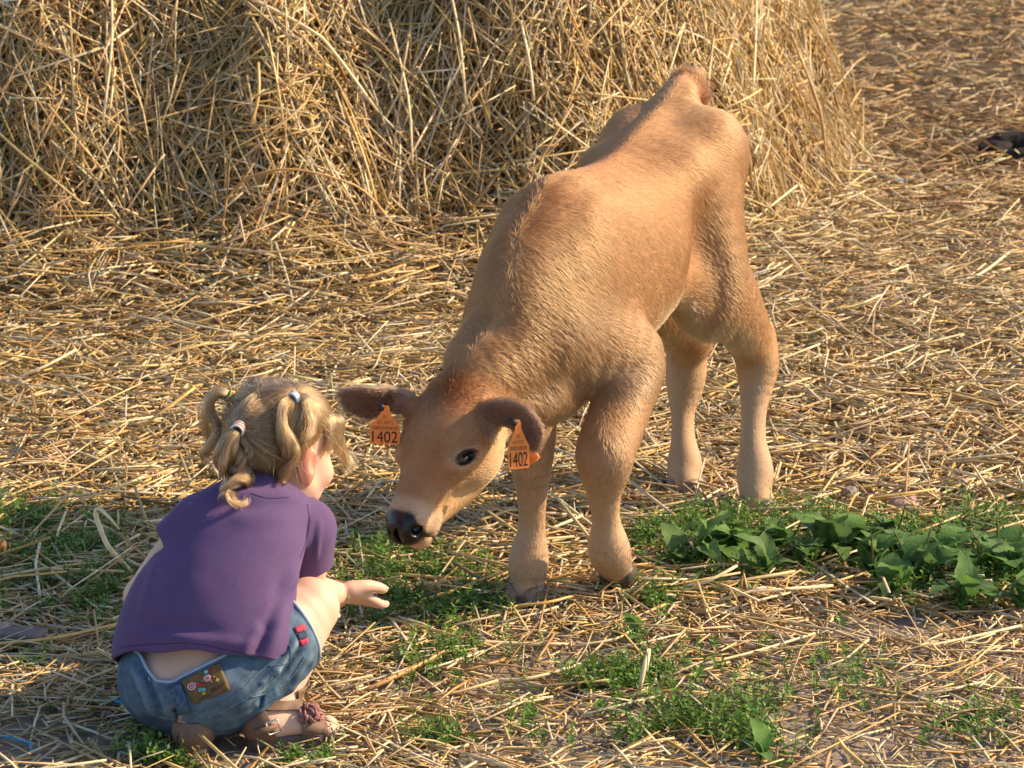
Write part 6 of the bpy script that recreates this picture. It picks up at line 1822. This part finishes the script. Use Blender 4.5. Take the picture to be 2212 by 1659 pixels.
for pts, r, m in (
    ([(-20, 1392, 0.02), (120, 1378, 0.02), (262, 1346, 0.022)], 0.0030, gs), ([(-10, 1247, 0.03), (57, 1236, 0.035), (182, 1216, 0.04)], 0.0027, gs),
    ([(838, 1335, 0.02), (950, 1365, 0.018), (1070, 1398, 0.016)], 0.0030, gs), ([(1056, 1470, 0.012), (1150, 1464, 0.018), (1255, 1434, 0.022)], 0.0030, ps_),
    ([(842, 1238, 0.03), (930, 1246, 0.035), (1018, 1250, 0.03)], 0.0028, gs), ([(930, 1291, 0.03), (1000, 1268, 0.04), (1078, 1238, 0.045)], 0.0030, gs),
    ([(1032, 1500, 0.008), (1130, 1512, 0.012), (1246, 1563, 0.010)], 0.0026, gs), ([(890, 1422, 0.014), (980, 1462, 0.012), (1062, 1498, 0.010)], 0.0024, ps_),
    ([(1990, 1398, 0.012), (2090, 1378, 0.016), (2230, 1346, 0.018)], 0.0028, ps_), ([(1808, 1594, 0.035), (1830, 1622, 0.018), (1880, 1665, 0.004)], 0.0036, gs), ([(1808, 1594, 0.035), (1790, 1630, 0.012), (1782, 1662, 0.004)], 0.0034, bs_),
    ([(262, 1527, 0.008), (300, 1530, 0.012), (345, 1540, 0.010)], 0.0046, gs), ([(255, 1133, 0.03), (310, 1128, 0.035), (374, 1121, 0.03)], 0.0032, ps_),
    ([(1470, 1270, 0.02), (1530, 1255, 0.04), (1592, 1222, 0.06)], 0.0034, ps_), ([(1020, 1385, 0.02), (1120, 1390, 0.016), (1230, 1392, 0.012)], 0.0032, ps_),
    ([(1240, 1395, 0.012), (1330, 1380, 0.02), (1380, 1350, 0.025)], 0.0024, ps_), ([(1100, 1200 + 110, 0.02), (1180, 1302, 0.03), (1245, 1285, 0.03)], 0.0028, gs),
    ([(1500, 1440, 0.012), (1640, 1405, 0.016), (1760, 1368, 0.018)], 0.0026, ps_), ([(1690, 1150 - 30, 0.03), (1560, 1134, 0.03), (1420, 1150, 0.025)], 0.0026, ps_),
    ([(1760, 1560, 0.008), (1850, 1590, 0.012), (1900, 1600, 0.010)], 0.0030, ps_), ([(480, 1525, 0.005), (700, 1432 + 60, 0.006), (760, 1480, 0.008)], 0.0022, ps_)):
    stalk(pts, r, m, LAB_G.pop(0))
LAB_L = [
    "golden straw stalk jutting up behind the child's head bunches",
    "pale straw stalk jutting up from the straw bed near the heap's shaded foot",
    "golden straw stalk jutting up right behind the calf's hind hock",
    "pale straw stalk jutting up from the sunlit straw beside the yard's brown soil",
    "pale straw stalk jutting up between the calf's hind legs",
]
for pts, r, m in (([(278, 940, 0.03), (350, 890, 0.08), (420, 838, 0.12)], 0.0036, gs), ([(30, 820, 0.05), (100, 790, 0.08), (165, 755, 0.10)], 0.0034, ps_),
                  ([(1580, 650, 0.06), (1740, 700, 0.05), (1800, 740, 0.05)], 0.0036, gs), ([(2050, 620, 0.04), (2120, 590, 0.07), (2180, 545, 0.09)], 0.0040, ps_),
                  ([(1420, 905, 0.02), (1475, 860, 0.05), (1520, 800, 0.10)], 0.0032, ps_)):
    stalk(pts, r, m, LAB_L.pop(0))
# stalks hanging on the heap: laid on its face
hv = np.stack([HX, HY, np.maximum(HZ, 0)], -1).reshape(-1, 3); hq_ = np.stack([i for i in ()], 0) if False else None
ii = np.arange(169)[:, None] * 170 + np.arange(169)[None]
bv_heap = BVHTree.FromPolygons([tuple(q) for q in hv], [tuple(int(a) for a in q) for q in np.stack([ii, ii + 1, ii + 171, ii + 170], -1).reshape(-1, 4)])
def on_heap(x, y, off):
    h, n = drop(x, y, bv_heap, 0.075 + off)
    return h if h is not None else G(x, y, 0.05)
LAB_H = [
    "thick pale straw stalk slanting down the heap's shaded face",
    'pale straw stalk hanging where the heap turns from shade to sun',
    "pale straw stalk hanging straight down the sunlit heap above the calf's withers",
    'brown straw stalk bowed in an arch over the foot of the heap',
    "pale straw stalk hanging on the heap beside the calf's loin",
    'pale straw stalk hanging in the darkest part of the heap',
    'thick golden stub of straw poking from the middle of the heap',
    "golden straw stalk slanting down the heap towards the calf's neck",
    "pale straw stalk hanging on the heap behind the calf's tail",
    "brown straw stalk hanging at the edge of the heap behind the calf's rump",
]
for pts, r, m in (([(511, 0, 0.02), (614, 89, 0.02), (666, 136, 0.03), (787, 262, 0.0)], 0.0048, ps_), ([(825, 70, 0.0), (867, 234, 0.03), (872, 375, 0.01)], 0.0034, ps_), ([(1003, 0, 0.02), (1005, 120, 0.03), (1003, 234, 0.02)], 0.0036, ps_),
                  ([(497, 609, 0.0), (511, 450, 0.03), (591, 389, 0.05), (694, 417, 0.05), (769, 464, 0.03), (872, 590, 0.0)], 0.0036, bs_), ([(1115, 60, 0.02), (1130, 150, 0.03), (1145, 235, 0.02)], 0.0040, ps_),
                  ([(235, 20, 0.02), (226, 130, 0.03), (196, 300, 0.02)], 0.0036, ps_), ([(570, 160, 0.02), (565, 230, 0.03), (555, 290, 0.02)], 0.0046, gs), ([(700, 250, 0.01), (740, 360, 0.03), (780, 480, 0.02)], 0.0036, gs),
                  ([(1575, 20, 0.02), (1570, 110, 0.03), (1565, 210, 0.02)], 0.0038, ps_), ([(1640, 100, 0.04), (1690, 260, 0.06), (1720, 380, 0.04)], 0.0044, bs_)):
    stalk(pts, r, m, LAB_H.pop(0), on_heap)
# folded dry blades: ribbons with real thickness
def blade(pts, w, mat, lab):
    p = np.array([G(x, y, z) for x, y, z in pts]); q = catmull(p, 2)
    T = nrm(np.gradient(q, axis=0)); A = nrm(np.cross(T, np.array([0.2, -1.0, 0.3])))
    ww = w * np.interp(np.linspace(0, 1, len(q)), [0, 0.1, 0.6, 1], [0.7, 1, 1, 0.35])
    V = np.stack([q - A * ww[:, None] / 2, q + np.cross(A, T) * 0.0012, q + A * ww[:, None] / 2], 1).reshape(-1, 3)
    i = np.arange(len(q) - 1)[:, None] * 3 + np.arange(2)[None]
    Q = np.stack([i, i + 1, i + 4, i + 3], -1).reshape(-1, 4)
    o = mesh_np("dry_blade", V, Q, mat); md = o.modifiers.new("thickness", 'SOLIDIFY'); md.thickness = 0.0006; tag(o, lab, "dry leaf", "folded dry straw blades"); return o
blade([(296, 1250, 0.01), (262, 1212, 0.05), (234, 1181, 0.08), (220, 1150, 0.10), (206, 1110, 0.13), (214, 1099, 0.14), (236, 1118, 0.13), (258, 1144, 0.11)], 0.0095, m_pale_st, "folded dry straw blade standing by the child's bare arm")
blade([(1380, 1500, 0.004), (1392, 1440, 0.05), (1402, 1402, 0.075), (1398, 1450, 0.05)], 0.008, m_pale_st, "bent dry straw blade standing in the grass near the lifted hoof")
blade([(770, 1500, 0.004), (900, 1440, 0.02), (960, 1405, 0.03)], 0.009, m_brown_st, "brown dry straw blade lying over the weeds by the child's shin")
